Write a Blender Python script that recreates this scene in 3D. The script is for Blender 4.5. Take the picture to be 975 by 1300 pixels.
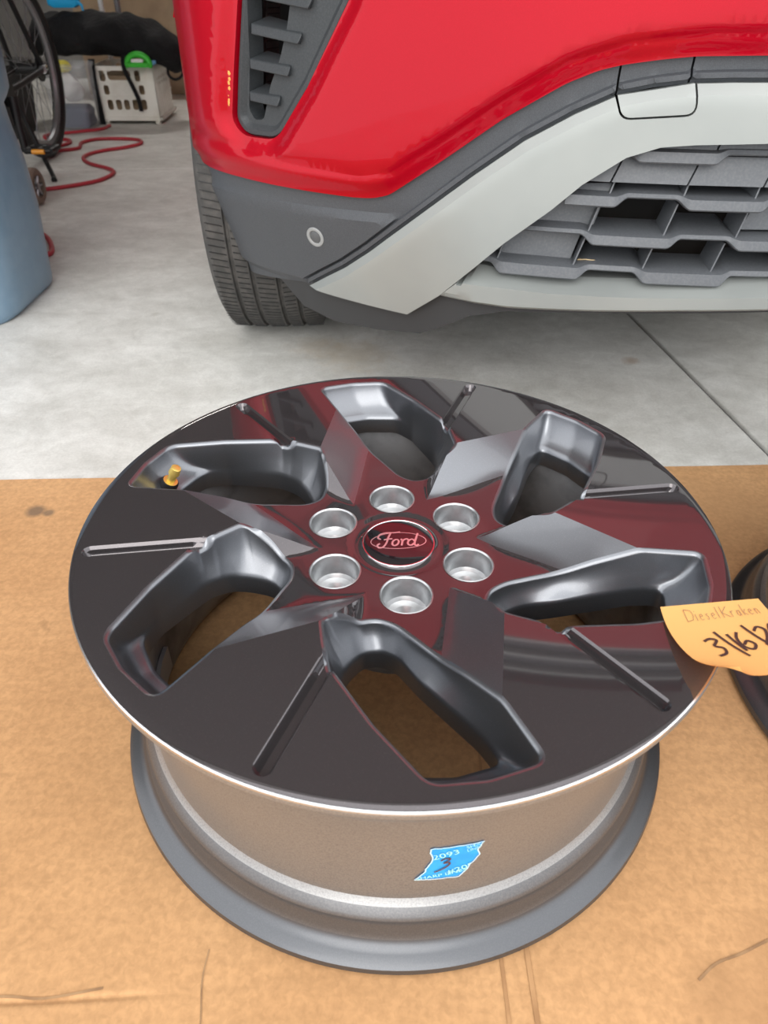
import bpy, bmesh, math, random
import numpy as np
from mathutils import Vector, Matrix
from mathutils.geometry import delaunay_2d_cdt
random.seed(4); rng = np.random.default_rng(4)
for o in list(bpy.data.objects): bpy.data.objects.remove(o)
scn = bpy.context.scene; COL = scn.collection
PI = math.pi; R = math.radians

# ------------------------------------------------------------------ camera
PITCH, ROLL = 0.6552, 0.0100
cd = bpy.data.cameras.new('camera'); cam = bpy.data.objects.new('camera', cd); COL.objects.link(cam)
fw = Vector((0, math.cos(PITCH), -math.sin(PITCH))); up0 = Vector((0, math.sin(PITCH), math.cos(PITCH))); rt0 = Vector((1, 0, 0))
rt = math.cos(ROLL)*rt0 + math.sin(ROLL)*up0; up = -math.sin(ROLL)*rt0 + math.cos(ROLL)*up0
m3 = Matrix((rt, up, -fw)).transposed()
cam.matrix_world = Matrix.Translation((-.0144, -.5311, .6799)) @ m3.to_4x4()
cd.sensor_fit = 'VERTICAL'; cd.sensor_height = 36; cd.lens = 36*900/1300; cd.clip_start = .02; cd.clip_end = 200
cd.dof.use_dof = True; cd.dof.focus_distance = .78; cd.dof.aperture_fstop = 9
scn.camera = cam
# ------------------------------------------------------------------ world (overcast daylight) and exposure
w = bpy.data.worlds.new('overcast_sky'); scn.world = w; w.use_nodes = True
nt = w.node_tree; nt.nodes.clear()
wo = nt.nodes.new('ShaderNodeOutputWorld'); bg = nt.nodes.new('ShaderNodeBackground')
tc = nt.nodes.new('ShaderNodeTexCoord'); sx = nt.nodes.new('ShaderNodeSeparateXYZ'); rp = nt.nodes.new('ShaderNodeValToRGB')
nt.links.new(tc.outputs['Generated'], sx.inputs[0]); nt.links.new(sx.outputs['Z'], rp.inputs[0])
rp.color_ramp.elements[0].position = 0.0; rp.color_ramp.elements[0].color = (.80, .81, .83, 1)
rp.color_ramp.elements[1].position = 1.0; rp.color_ramp.elements[1].color = (1.0, 1.0, 1.0, 1)
nt.links.new(rp.outputs[0], bg.inputs[0]); bg.inputs[1].default_value = 2.0
nt.links.new(bg.outputs[0], wo.inputs[0])
# high, veiled sun behind the photographer
sd = bpy.data.lights.new('veiled_sun', 'SUN'); sd.energy = 1.2; sd.angle = R(45); sd.color = (1, .97, .92)
so = bpy.data.objects.new('veiled_sun', sd); COL.objects.link(so); so.rotation_euler = (R(62), R(-10), 0); so.location = (0, -4, 6)
scn.view_settings.view_transform = 'Standard'; scn.view_settings.look = 'None'
scn.view_settings.gamma = 1; scn.view_settings.use_curve_mapping = False
scn.view_settings.exposure = 0.17

# ------------------------------------------------------------------ materials
MATS = {}
def mat(name, col, rough=.5, metal=0., coat=0., coat_rough=.03, trans=0., ior=1.45, alpha=1., noise=None, bump=None, spec=.5, flake=None):
    """noise = (scale, colour2, lo, hi, detail); bump = (scale, strength, distance)"""
    if name in MATS: return MATS[name]
    m = bpy.data.materials.new(name); m.use_nodes = True; t = m.node_tree; b = t.nodes['Principled BSDF']
    c4 = tuple(col) + (1,)
    b.inputs['Base Color'].default_value = c4; b.inputs['Roughness'].default_value = rough; b.inputs['Metallic'].default_value = metal
    b.inputs['Coat Weight'].default_value = coat; b.inputs['Coat Roughness'].default_value = coat_rough
    b.inputs['Transmission Weight'].default_value = trans; b.inputs['IOR'].default_value = ior; b.inputs['Alpha'].default_value = alpha
    b.inputs['Specular IOR Level'].default_value = spec
    tcn = t.nodes.new('ShaderNodeTexCoord')
    if noise:
        sc, c2, lo, hi, det = noise
        n = t.nodes.new('ShaderNodeTexNoise'); n.inputs['Scale'].default_value = sc; n.inputs['Detail'].default_value = det
        t.links.new(tcn.outputs['Object'], n.inputs['Vector'])
        r_ = t.nodes.new('ShaderNodeValToRGB'); r_.color_ramp.elements[0].position = lo; r_.color_ramp.elements[1].position = hi
        r_.color_ramp.elements[0].color = c4; r_.color_ramp.elements[1].color = tuple(c2) + (1,)
        t.links.new(n.outputs['Fac'], r_.inputs[0]); t.links.new(r_.outputs[0], b.inputs['Base Color'])
    if bump:
        sc, st, ds = bump
        n = t.nodes.new('ShaderNodeTexNoise'); n.inputs['Scale'].default_value = sc; n.inputs['Detail'].default_value = 4
        t.links.new(tcn.outputs['Object'], n.inputs['Vector'])
        bm_ = t.nodes.new('ShaderNodeBump'); bm_.inputs['Strength'].default_value = st; bm_.inputs['Distance'].default_value = ds
        t.links.new(n.outputs['Fac'], bm_.inputs['Height']); t.links.new(bm_.outputs[0], b.inputs['Normal'])
    MATS[name] = m; return m

M_plate = mat('dark_gloss_wheel_face', (.120, .110, .115), .045, .75, .4, .02, noise=(1100, (.18, .165, .17), .6, .75, 2))
M_wall = mat('gunmetal_wheel_paint', (.215, .225, .245), .33, .9, .5, .05, noise=(1500, (.31, .32, .345), .6, .75, 2))
M_barrel = mat('silver_barrel_paint', (.36, .36, .36), .40, .78, .2, .15, noise=(700, (.27, .27, .27), .4, .7, 3))
M_flange = mat('dark_silver_flange', (.115, .12, .13), .40, .85, .3, .15, noise=(900, (.13, .135, .145), .4, .7, 2))
M_bead = mat('grey_bead_seat', (.15, .152, .158), .42, .8, .2, .15, noise=(700, (.19, .19, .195), .4, .7, 3))
M_inner = mat('dull_inner_barrel', (.30, .30, .31), .55, .5, noise=(22, (.16, .16, .165), .42, .68, 5))
M_edge = mat('bright_machined_edge', (.75, .76, .78), .22, 1.)
M_seat = mat('machined_lug_seat', (.66, .67, .68), .34, 1., noise=(60, (.46, .47, .48), .4, .7, 4))
M_black = mat('black_plastic', (.012, .012, .013), .45)
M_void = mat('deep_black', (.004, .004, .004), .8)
M_cap = mat('black_gloss_cap', (.012, .011, .013), .06, .0, 1., .02, spec=.8)
M_chrome = mat('chrome', (.82, .82, .84), .12, 1.)
M_brass = mat('brass', (.82, .60, .16), .32, .65)
M_weight = mat('lead_grey_weight', (.42, .43, .44), .45, .6)
M_red = mat('red_car_paint', (.41, .0006, .011), .35, .35, .45, .02, noise=(1200, (.46, .0012, .015), .5, .7, 2), spec=.1)
M_clad = mat('charcoal_cladding', (.058, .063, .071), .52, noise=(900, (.080, .086, .095), .4, .65, 2), bump=(1400, .12, .0004))
M_silver = mat('silver_skid_paint', (.35, .37, .357), .45, .35, .15, .2, noise=(6, (.32, .34, .33), .4, .65, 3))
M_grille = mat('dark_grey_grille', (.105, .113, .124), .42, noise=(300, (.13, .137, .148), .4, .7, 2))
M_vent = mat('grey_vent_plastic', (.036, .041, .045), .55, noise=(400, (.048, .053, .057), .4, .7, 2))
M_tyre = mat('tyre_rubber', (.055, .054, .052), .75, noise=(60, (.09, .085, .08), .4, .7, 4))
M_glass = mat('dark_glass', (.02, .022, .025), .05, spec=.8)
M_bin = mat('blue_grey_bin_plastic', (.185, .285, .385), .30, noise=(25, (.205, .305, .405), .4, .6, 4), bump=(300, .15, .0006))
M_hose = mat('red_hose_rubber', (.45, .035, .05), .45)
M_crate = mat('white_crate_plastic', (.86, .84, .77), .5, noise=(12, (.76, .73, .65), .45, .7, 3))
M_cloth = mat('black_cloth', (.008, .008, .009), .9, bump=(45, .8, .01))
M_kraft2 = mat('kraft_box', (.40, .29, .19), .85, noise=(9, (.46, .34, .22), .4, .6, 4))
M_green = mat('green_plastic', (.06, .55, .05), .45)
M_lightblue = mat('light_blue_plastic', (.20, .45, .75), .5)
M_cyan = mat('bright_blue_plastic', (.02, .42, .80), .4)
M_white = mat('white_plastic', (.78, .78, .76), .5)
M_yellow = mat('yellow_fabric', (.70, .62, .06), .7)
M_navy = mat('navy_fabric', (.03, .045, .10), .8)
M_clear = mat('clear_plastic', (.85, .88, .92), .18, alpha=.24)
M_amber = mat('amber_reflector', (.95, .38, .02), .2)
M_tan = mat('tan_caster_rubber', (.24, .18, .14), .7)
M_grey = mat('grey_metal', (.35, .36, .38), .35, .8)
M_teal = mat('teal_paint', (.02, .16, .24), .4)
M_tape = mat('blue_masking_tape', (.022, .30, .72), .6, noise=(90, (.03, .36, .80), .4, .65, 3))
M_tapeink = mat('pale_green_print', (.40, .85, .72), .6)
M_torn = mat('pale_torn_paper', (.55, .75, .85), .8)
M_marker = mat('brown_marker_ink', (.10, .035, .035), .5)
M_note = mat('orange_sticky_paper', (.98, .61, .21), .7)
_nt = M_note.node_tree; _tr = _nt.nodes.new('ShaderNodeBsdfTranslucent'); _tr.inputs[0].default_value = (.98, .30, .06, 1); _mx = _nt.nodes.new('ShaderNodeMixShader'); _mx.inputs[0].default_value = .25
_nt.links.new(_nt.nodes['Principled BSDF'].outputs[0], _mx.inputs[1]); _nt.links.new(_tr.outputs[0], _mx.inputs[2]); _nt.links.new(_mx.outputs[0], _nt.nodes['Material Output'].inputs[0])
M_pencil = mat('pencil_line', (.40, .22, .12), .6)
M_ink = mat('dark_brown_pen', (.07, .035, .03), .45)
M_mud = mat('dried_orange_crumbs', (.75, .38, .10), .9)
M_leaf = mat('dry_leaf', (.55, .42, .24), .8)
M_wallp = mat('garage_wall_paint', (.26, .25, .235), .8, noise=(2, (.18, .17, .16), .4, .6, 4))
M_ceil = mat('garage_ceiling_paint', (.34, .32, .31), .85)
M_joint = mat('joint_dirt', (.10, .10, .095), .9)

def concrete():
    m = bpy.data.materials.new('smooth_concrete'); m.use_nodes = True; t = m.node_tree; b = t.nodes['Principled BSDF']
    g = t.nodes.new('ShaderNodeNewGeometry')
    def nz(scale, det, rough=.55, dist=0., sxyz=None):
        n = t.nodes.new('ShaderNodeTexNoise'); n.inputs['Scale'].default_value = scale; n.inputs['Detail'].default_value = det
        n.inputs['Roughness'].default_value = rough; n.inputs['Distortion'].default_value = dist
        if sxyz:
            mp = t.nodes.new('ShaderNodeMapping'); mp.inputs['Scale'].default_value = sxyz; mp.inputs['Rotation'].default_value = (0, 0, .12)
            t.links.new(g.outputs['Position'], mp.inputs[0]); t.links.new(mp.outputs[0], n.inputs['Vector'])
        else: t.links.new(g.outputs['Position'], n.inputs['Vector'])
        return n
    def ramp(n, lo, c1, hi, c2):
        r_ = t.nodes.new('ShaderNodeValToRGB'); e = r_.color_ramp.elements
        e[0].position = lo; e[0].color = (*c1, 1); e[1].position = hi; e[1].color = (*c2, 1)
        t.links.new(n.outputs['Fac'], r_.inputs[0]); return r_
    def mix(a, c, f, mode='MIX'):
        x = t.nodes.new('ShaderNodeMix'); x.data_type = 'RGBA'; x.blend_type = mode
        t.links.new(a, x.inputs[6]); t.links.new(c, x.inputs[7])
        if isinstance(f, float): x.inputs[0].default_value = f
        else: t.links.new(f, x.inputs[0])
        return x.outputs[2]
    base = ramp(nz(3.2, 8, .6, .6), .32, (.64, .635, .60), .68, (.80, .795, .765))
    streak = ramp(nz(6, 7, .65, .5, (1, 1.6, 1)), .36, (.82, .81, .79), .66, (1.10, 1.10, 1.10))
    c = mix(base.outputs[0], streak.outputs[0], .75, 'MULTIPLY')
    fine = ramp(nz(220, 3, .6), .35, (.88, .88, .87), .65, (1.06, 1.06, 1.06))
    c = mix(c, fine.outputs[0], .6, 'MULTIPLY')
    mid = ramp(nz(26, 6, .7, .8), .36, (.90, .895, .885), .64, (1.08, 1.08, 1.08)); c = mix(c, mid.outputs[0], .8, 'MULTIPLY')
    blotch = ramp(nz(7.5, 3, .5, .2), .70, (0, 0, 0), .76, (.55, .55, .55))
    x = t.nodes.new('ShaderNodeRGB'); x.outputs[0].default_value = (.44, .42, .36, 1)
    c = mix(c, x.outputs[0], blotch.outputs[0])
    wob = nz(30, 4)
    for (x_, y_, rad, k_, colr) in ((.522, .905, .019, .6, (.46, .33, .22)), (-.083, .925, .09, .40, (.60, .50, .36)), (-.174, .964, .06, .35, (.52, .42, .30))):
        sv = t.nodes.new('ShaderNodeVectorMath'); sv.operation = 'DISTANCE'; sv.inputs[1].default_value = (x_, y_, 0); t.links.new(g.outputs['Position'], sv.inputs[0])
        ml = t.nodes.new('ShaderNodeMath'); ml.operation = 'MULTIPLY_ADD'; ml.inputs[1].default_value = rad*1.6; t.links.new(wob.outputs['Fac'], ml.inputs[0]); t.links.new(sv.outputs['Value'], ml.inputs[2])
        rm = t.nodes.new('ShaderNodeMapRange'); rm.inputs[1].default_value = rad*1.2; rm.inputs[2].default_value = rad*2.0; rm.inputs[3].default_value = k_; rm.inputs[4].default_value = 0; t.links.new(ml.outputs[0], rm.inputs[0])
        cc = t.nodes.new('ShaderNodeRGB'); cc.outputs[0].default_value = (*colr, 1); c = mix(c, cc.outputs[0], rm.outputs[0])
    t.links.new(c, b.inputs['Base Color'])
    rr = ramp(nz(4, 4), .3, (.42,)*3, .7, (.62,)*3); t.links.new(rr.outputs[0], b.inputs['Roughness'])
    bm_ = t.nodes.new('ShaderNodeBump'); bm_.inputs['Strength'].default_value = .12; bm_.inputs['Distance'].default_value = .002
    t.links.new(nz(90, 5).outputs['Fac'], bm_.inputs['Height']); t.links.new(bm_.outputs[0], b.inputs['Normal'])
    return m
M_conc = concrete()

def kraft():
    m = bpy.data.materials.new('kraft_cardboard'); m.use_nodes = True; t = m.node_tree; b = t.nodes['Principled BSDF']
    g = t.nodes.new('ShaderNodeNewGeometry')
    def mapped(scale, rot=0., loc=(0, 0, 0)):
        mp = t.nodes.new('ShaderNodeMapping'); mp.inputs['Scale'].default_value = scale; mp.inputs['Rotation'].default_value = (0, 0, rot); mp.inputs['Location'].default_value = loc
        t.links.new(g.outputs['Position'], mp.inputs[0]); return mp
    def nz(scale, det, mp, dist=0.):
        n = t.nodes.new('ShaderNodeTexNoise'); n.inputs['Scale'].default_value = scale; n.inputs['Detail'].default_value = det; n.inputs['Distortion'].default_value = dist
        t.links.new(mp.outputs[0], n.inputs['Vector']); return n
    def ramp(src, lo, c1, hi, c2):
        r_ = t.nodes.new('ShaderNodeValToRGB'); e = r_.color_ramp.elements
        e[0].position = lo; e[0].color = (*c1, 1); e[1].position = hi; e[1].color = (*c2, 1)
        t.links.new(src, r_.inputs[0]); return r_
    def mix(a, c, f, mode='MIX'):
        x = t.nodes.new('ShaderNodeMix'); x.data_type = 'RGBA'; x.blend_type = mode
        t.links.new(a, x.inputs[6]); t.links.new(c, x.inputs[7])
        if isinstance(f, float): x.inputs[0].default_value = f
        else: t.links.new(f, x.inputs[0])
        return x.outputs[2]
    iso = mapped((1, 1, 1))
    base = ramp(nz(4, 6, iso).outputs['Fac'], .3, (.50, .275, .125), .7, (.60, .345, .165))
    fib = ramp(nz(160, 5, iso, .4).outputs['Fac'], .32, (.84, .83, .81), .66, (1.10, 1.10, 1.10))
    c = mix(base.outputs[0], fib.outputs[0], .8, 'MULTIPLY')
    flute = ramp(nz(30, 3, mapped((.25, 3, 1))).outputs['Fac'], .35, (.95,)*3, .65, (1.04,)*3)
    c = mix(c, flute.outputs[0], .7, 'MULTIPLY')
    # dark scuffs, sparse
    sc = ramp(nz(26, 3, mapped((1, .8, 1), .4)).outputs['Fac'], .70, (0, 0, 0), .80, (.6, .6, .6))
    d = t.nodes.new('ShaderNodeRGB'); d.outputs[0].default_value = (.27, .15, .07, 1)
    c = mix(c, d.outputs[0], sc.outputs[0])
    # oily stains with ragged edges: (x, y, radius, darkness)
    wob = nz(9, 5, iso)
    for (x, y, rad, k, colr) in ((.36, -.36, .13, .62, (.36, .19, .085)), (.262, -.296, .030, .35, (.30, .16, .07)), (-.556, .342, .016, .8, (.16, .11, .075)), (-.535, .338, .010, .75, (.17, .12, .08)),
                                 (.50, .36, .10, .4, (.40, .22, .10))):
        sv = t.nodes.new('ShaderNodeVectorMath'); sv.operation = 'DISTANCE'; sv.inputs[1].default_value = (x, y, .004)
        t.links.new(g.outputs['Position'], sv.inputs[0])
        ml = t.nodes.new('ShaderNodeMath'); ml.operation = 'MULTIPLY_ADD'; ml.inputs[1].default_value = rad*1.4; t.links.new(wob.outputs['Fac'], ml.inputs[0]); t.links.new(sv.outputs['Value'], ml.inputs[2])
        rm = t.nodes.new('ShaderNodeMapRange'); rm.inputs[1].default_value = rad*1.25; rm.inputs[2].default_value = rad*1.85; rm.inputs[3].default_value = k; rm.inputs[4].default_value = 0
        t.links.new(ml.outputs[0], rm.inputs[0])
        cc = t.nodes.new('ShaderNodeRGB'); cc.outputs[0].default_value = (*colr, 1)
        c = mix(c, cc.outputs[0], rm.outputs[0])
    t.links.new(c, b.inputs['Base Color']); b.inputs['Roughness'].default_value = .78; b.inputs['Specular IOR Level'].default_value = .3
    bm_ = t.nodes.new('ShaderNodeBump'); bm_.inputs['Strength'].default_value = .25; bm_.inputs['Distance'].default_value = .001
    t.links.new(nz(120, 5, iso).outputs['Fac'], bm_.inputs['Height']); t.links.new(bm_.outputs[0], b.inputs['Normal'])
    return m
M_kraft = kraft()

# ------------------------------------------------------------------ helpers
def link(o, parent=None):
    COL.objects.link(o)
    if parent: o.parent = parent
    return o
def thing(name, label, cat, loc=(0, 0, 0), rz=0., group=None):
    o = bpy.data.objects.new(name, None); o.empty_display_size = .05; link(o)
    o.location = loc; o.rotation_euler = (0, 0, rz); o['label'] = label; o['category'] = cat
    if group: o['group'] = group
    return o
def tag(o, label, cat, group=None, kind=None):
    o['label'] = label; o['category'] = cat
    if group: o['group'] = group
    if kind: o['kind'] = kind
    return o
def mesh(name, V, F, m, parent=None, smooth=True, sharp=40., mats=None, fm=None):
    me = bpy.data.meshes.new(name); me.from_pydata([tuple(map(float, v)) for v in V], [], [tuple(map(int, f)) for f in F]); me.validate(); me.update()
    if mats:
        for x in mats: me.materials.append(x)
        if fm is not None and len(fm) == len(me.polygons): me.polygons.foreach_set('material_index', np.array(fm, dtype=np.int32))
    else: me.materials.append(m)
    bm = bmesh.new(); bm.from_mesh(me); bmesh.ops.recalc_face_normals(bm, faces=bm.faces); bm.to_mesh(me); bm.free()
    if smooth:
        me.shade_smooth(); me.set_sharp_from_angle(angle=R(sharp))
    return link(bpy.data.objects.new(name, me), parent)
def box_vf(x0, x1, y0, y1, z0, z1):
    return ([(x0,y0,z0),(x1,y0,z0),(x1,y1,z0),(x0,y1,z0),(x0,y0,z1),(x1,y0,z1),(x1,y1,z1),(x0,y1,z1)],
            [(0,3,2,1),(4,5,6,7),(0,1,5,4),(1,2,6,5),(2,3,7,6),(3,0,4,7)])
class MB:
    def __init__(s): s.V = []; s.F = []
    def add(s, V, F):
        n = len(s.V); s.V += [tuple(v) for v in V]; s.F += [tuple(i+n for i in f) for f in F]; return s
    def box(s, *a): return s.add(*box_vf(*a))
    def tube(s, pts, r, n=10, cap=True): return s.add(*tube_vf(pts, r, n, cap))
    def build(s, name, m, parent=None, smooth=True, sharp=40., bevel=0., seg=2):
        o = mesh(name, s.V, s.F, m, parent, smooth, sharp)
        if bevel:
            b = o.modifiers.new('bevel', 'BEVEL'); b.width = bevel; b.segments = seg; b.limit_method = 'ANGLE'; b.angle_limit = R(35)
        return o
def box(name, m, parent, x0, x1, y0, y1, z0, z1, bevel=0.): return MB().box(x0, x1, y0, y1, z0, z1).build(name, m, parent, bevel=bevel)
def tube_vf(pts, r, n=10, cap=True):
    P = np.array(pts, float); k = len(P); rr = np.full(k, r, float) if np.isscalar(r) else np.array(r, float)
    T = np.gradient(P, axis=0); T /= np.linalg.norm(T, axis=1)[:, None] + 1e-12
    a = np.array([0, 0, 1.]) if abs(T[0][2]) < .9 else np.array([1., 0, 0]); V = []; F = []
    for i in range(k):
        u = a - T[i]*(a @ T[i]); u /= np.linalg.norm(u) + 1e-12; v = np.cross(T[i], u); a = u
        for j in range(n):
            an = 2*PI*j/n; V.append(P[i] + rr[i]*(math.cos(an)*u + math.sin(an)*v))
    for i in range(k-1):
        for j in range(n): F.append((i*n+j, i*n+(j+1) % n, (i+1)*n+(j+1) % n, (i+1)*n+j))
    if cap: F += [tuple(range(n-1, -1, -1)), tuple(range((k-1)*n, k*n))]
    return V, F
def lathe_vf(prof, n=64, closed=False, axis='z', c=(0, 0, 0)):
    V = []; F = []; k = len(prof)
    for (r, z) in prof:
        for j in range(n):
            a = 2*PI*j/n; p = (r*math.cos(a), r*math.sin(a), z)
            if axis == 'x': p = (p[2], p[0], p[1])
            V.append((p[0]+c[0], p[1]+c[1], p[2]+c[2]))
    for i in range(k if closed else k-1):
        i2 = (i+1) % k
        for j in range(n): F.append((i*n+j, i*n+(j+1) % n, i2*n+(j+1) % n, i2*n+j))
    return V, F
def catmull(P, n=8):
    P = np.array(P, float); Q = np.vstack([2*P[0]-P[1], P, 2*P[-1]-P[-2]]); out = []
    for i in range(1, len(Q)-2):
        for k in range(n):
            t = k/n; a, b, c, d = Q[i-1:i+3]
            out.append(.5*((2*b)+(-a+c)*t+(2*a-5*b+4*c-d)*t*t+(-a+3*b-3*c+d)*t**3))
    out.append(Q[-2]); return np.array(out)
def inpoly(p, poly):
    p = np.atleast_2d(p); x, y = p[:, 0], p[:, 1]; ins = np.zeros(len(p), bool); n = len(poly); j = n-1
    for i in range(n):
        xi, yi = poly[i]; xj, yj = poly[j]
        c = ((yi > y) != (yj > y)); 
        with np.errstate(divide='ignore', invalid='ignore'): c &= x < (xj-xi)*(y-yi)/(yj-yi+1e-30)+xi
        ins ^= c; j = i
    return ins
def pdist(p, line):
    p = np.atleast_2d(p); d = np.full(len(p), 1e9)
    for a, b in zip(line[:-1], line[1:]):
        a = np.array(a, float); b = np.array(b, float); ab = b-a; t = np.clip(((p-a) @ ab)/(ab @ ab+1e-20), 0, 1)
        d = np.minimum(d, np.hypot(*(p-a-t[:, None]*ab).T))
    return d
def densify(poly, step, closed=True):
    out = []; n = len(poly)
    for i in range(n if closed else n-1):
        a = np.array(poly[i], float); b = np.array(poly[(i+1) % n], float); k = max(1, int(np.ceil(np.hypot(*(b-a))/step)))
        out += [a+(b-a)*t/k for t in range(k)]
    if not closed: out.append(np.array(poly[-1], float))
    return np.array(out)
def roundpoly(pts, rad, n=5):
    """closed polygon with rounded corners; rad scalar or list"""
    P = [np.array(p, float) for p in pts]; out = []; N = len(P)
    for i in range(N):
        r = rad if np.isscalar(rad) else rad[i]
        a = P[i-1]-P[i]; b = P[(i+1) % N]-P[i]; la, lb = np.hypot(*a), np.hypot(*b); ra = min(r, la*.45); rb = min(r, lb*.45)
        if r <= 0: out.append(P[i]); continue
        p0 = P[i]+a/la*ra; p1 = P[i]+b/lb*rb
        for k in range(n+1):
            t = k/n; out.append((1-t)**2*p0+2*t*(1-t)*P[i]+t*t*p1)
    return np.array(out)
def cdt(pts, loops, lines=()):
    """constrained triangulation; returns verts (k,2), tris"""
    V = [Vector(p) for p in pts]; E = []
    for lp in loops:
        n0 = len(V); V += [Vector(p) for p in lp]; k = len(lp); E += [(n0+i, n0+(i+1) % k) for i in range(k)]
    for ln in lines:
        n0 = len(V); V += [Vector(p) for p in ln]; E += [(n0+i, n0+i+1) for i in range(len(ln)-1)]
    r_ = delaunay_2d_cdt(V, E, [], 0, 1e-6)
    return np.array([(v.x, v.y) for v in r_[0]]), np.array([f for f in r_[2] if len(f) == 3])
def ribbon(pts, wd):
    """flat stroke: list of 2-D quads along a polyline"""
    P = np.array(pts, float); T = np.gradient(P, axis=0); T /= np.hypot(*T.T)[:, None]+1e-12; N = np.c_[-T[:, 1], T[:, 0]]
    V = np.vstack([P+N*wd/2, P-N*wd/2]); k = len(P)
    return V, [(i, i+1, k+i+1, k+i) for i in range(k-1)]
def strokes(name, lines, wd, fmap, m, parent):
    mb = MB()
    for ln in lines:
        V, F = ribbon(ln, wd); mb.add([fmap(*v) for v in V], F)
    return mb.build(name, m, parent, smooth=False)
def textmesh(body):
    cu = bpy.data.curves.new('tmp', 'FONT'); cu.body = body; cu.resolution_u = 3; o = bpy.data.objects.new('tmp', cu); COL.objects.link(o)
    dg = bpy.context.evaluated_depsgraph_get(); me = o.evaluated_get(dg).to_mesh()
    V = np.array([v.co[:] for v in me.vertices]); F = [tuple(p.vertices) for p in me.polygons]
    o.evaluated_get(dg).to_mesh_clear(); bpy.data.objects.remove(o); bpy.data.curves.remove(cu)
    return V, F
def copytree(o, parent=None):
    c = o.copy(); COL.objects.link(c); c.parent = parent
    for ch in list(o.children): copytree(ch, c)
    return c
def struct(o): o['kind'] = 'structure'; return o

# ================================================================== THE SETTING (garage turned 6.9 degrees)
GA = R(6.9); gc, gs = math.cos(GA), math.sin(GA)
def G(X, Y, Z=0.): return (X*gc-Y*gs, X*gs+Y*gc, Z)
def gbox(name, m, X0, X1, Y0, Y1, Z0, Z1, parent=None, bevel=0.):
    V, F = box_vf(X0, X1, Y0, Y1, Z0, Z1); return MB().add([G(*v) for v in V], F).build(name, m, parent, bevel=bevel)
LX0, LX1, BY, OY, CZ = -2.35, 3.7, 5.9, .62, 2.6
floor = struct(gbox('floor', M_joint, LX0-.2, LX1+.2, -7, BY+.2, -.10, -.006))
J1, J2 = .727, 2.813; gp = .0035
for (a, b, c, d) in ((LX0-.2, J1-gp, -7, J2-gp), (J1+gp, LX1+.2, -7, J2-gp), (LX0-.2, J1-gp, J2+gp, BY+.2), (J1+gp, LX1+.2, J2+gp, BY+.2)):
    gbox('slab', M_conc, a, b, c, d, -.05, 0, floor, bevel=.003)
struct(gbox('wall_left', M_wallp, LX0-.15, LX0, OY, BY, 0, CZ))
struct(gbox('wall_right', M_wallp, LX1, LX1+.15, OY, BY, 0, CZ))
struct(gbox('wall_back', M_wallp, LX0-.15, LX1+.15, BY, BY+.15, 0, CZ))
struct(gbox('ceiling', M_ceil, LX0-.15, LX1+.15, OY, BY+.15, CZ, CZ+.2))
hd = struct(gbox('wall_front', M_wallp, LX0-.15, LX1+.15, OY-.12, OY, 2.42, 3.2))
M_fill_lamp = mat('fill_lamp_glow', (.9, .9, .9), .5)  # glowing cover of the added fill lamps
_b = M_fill_lamp.node_tree.nodes['Principled BSDF']; _b.inputs['Emission Color'].default_value = (1, .97, .92, 1); _b.inputs['Emission Strength'].default_value = 45
for k_, (X_, Y_) in enumerate(((2.6, 4.8), (2.6, 3.2), (-.9, 5.35))):  # lamps added out of view to brighten the back of the garage
    t_ = thing('added_fill_lamp', ('added unseen fill lamp, a long white strip on the ceiling right of the car, by the back wall', 'added unseen fill lamp, a long white strip on the ceiling right of the car, nearer the opening', 'added unseen fill lamp, a long white strip on the ceiling above the big brown box')[k_], 'lamp', G(X_, Y_, CZ), GA, 'fill lamps added out of view on the garage ceiling')
    box('housing', M_white, t_, -.60, .60, -.07, .07, -.05, -.001, .004); box('diffuser', M_fill_lamp, t_, -.58, .58, -.055, .055, -.075, -.0505, .006)

# ------------------------------------------------------------------ cardboard sheet with fold lines
def cardboard():
    def lines(lo, hi, step, fine):
        s = list(np.arange(lo, hi+1e-6, step))
        for f in fine: s += list(np.arange(f-.010, f+.0101, .0015))
        return np.unique(np.round(np.clip(s, lo, hi), 4))
    U = lines(-1.25, 1.30, .03, (.094, .117)); Vv = lines(-.80, .48, .03, (-.300,))
    n, k = len(U), len(Vv); P = []
    for v in Vv:
        for u in U:
            y = v + (.0 if v < .3 else (v-.3)/.18*(.0)) + u*.053; x = u - (v)*.06*0 + .004*math.sin(v*7)
            z = .004 - .0009*math.exp(-((u-.094)/.0022)**2) - .0012*math.exp(-((u-.117)/.0026)**2) 
            if u < -.20: z -= .0022*math.exp(-((v+.300)/.0022)**2)*min(1, (-.20-u)/.03)
            z -= .0006*abs(math.sin(u*9+v*5)*math.sin(v*11)) if abs(u) > .32 or abs(v) > .32 else 0
            if v > .47: y += .0015*math.sin(u*23)+.001*math.sin(u*61)
            P.append((x, y, z))
    N = len(P); P += [(x, y, .0004) for x, y, z in P]
    F = [(j*n+i, j*n+i+1, (j+1)*n+i+1, (j+1)*n+i) for j in range(k-1) for i in range(n-1)]
    bd = [i for i in range(n)] + [j*n+n-1 for j in range(1, k)] + [(k-1)*n+i for i in range(n-2, -1, -1)] + [j*n for j in range(k-2, 0, -1)]
    F += [(bd[i], bd[(i+1) % len(bd)], bd[(i+1) % len(bd)]+N, bd[i]+N) for i in range(len(bd))]
    o = mesh('cardboard_sheet', P, F, M_kraft, None, True, 60)
    return tag(o, 'flattened brown cardboard sheet with fold lines spread under the alloy wheels', 'cardboard')
card = cardboard()
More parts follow.
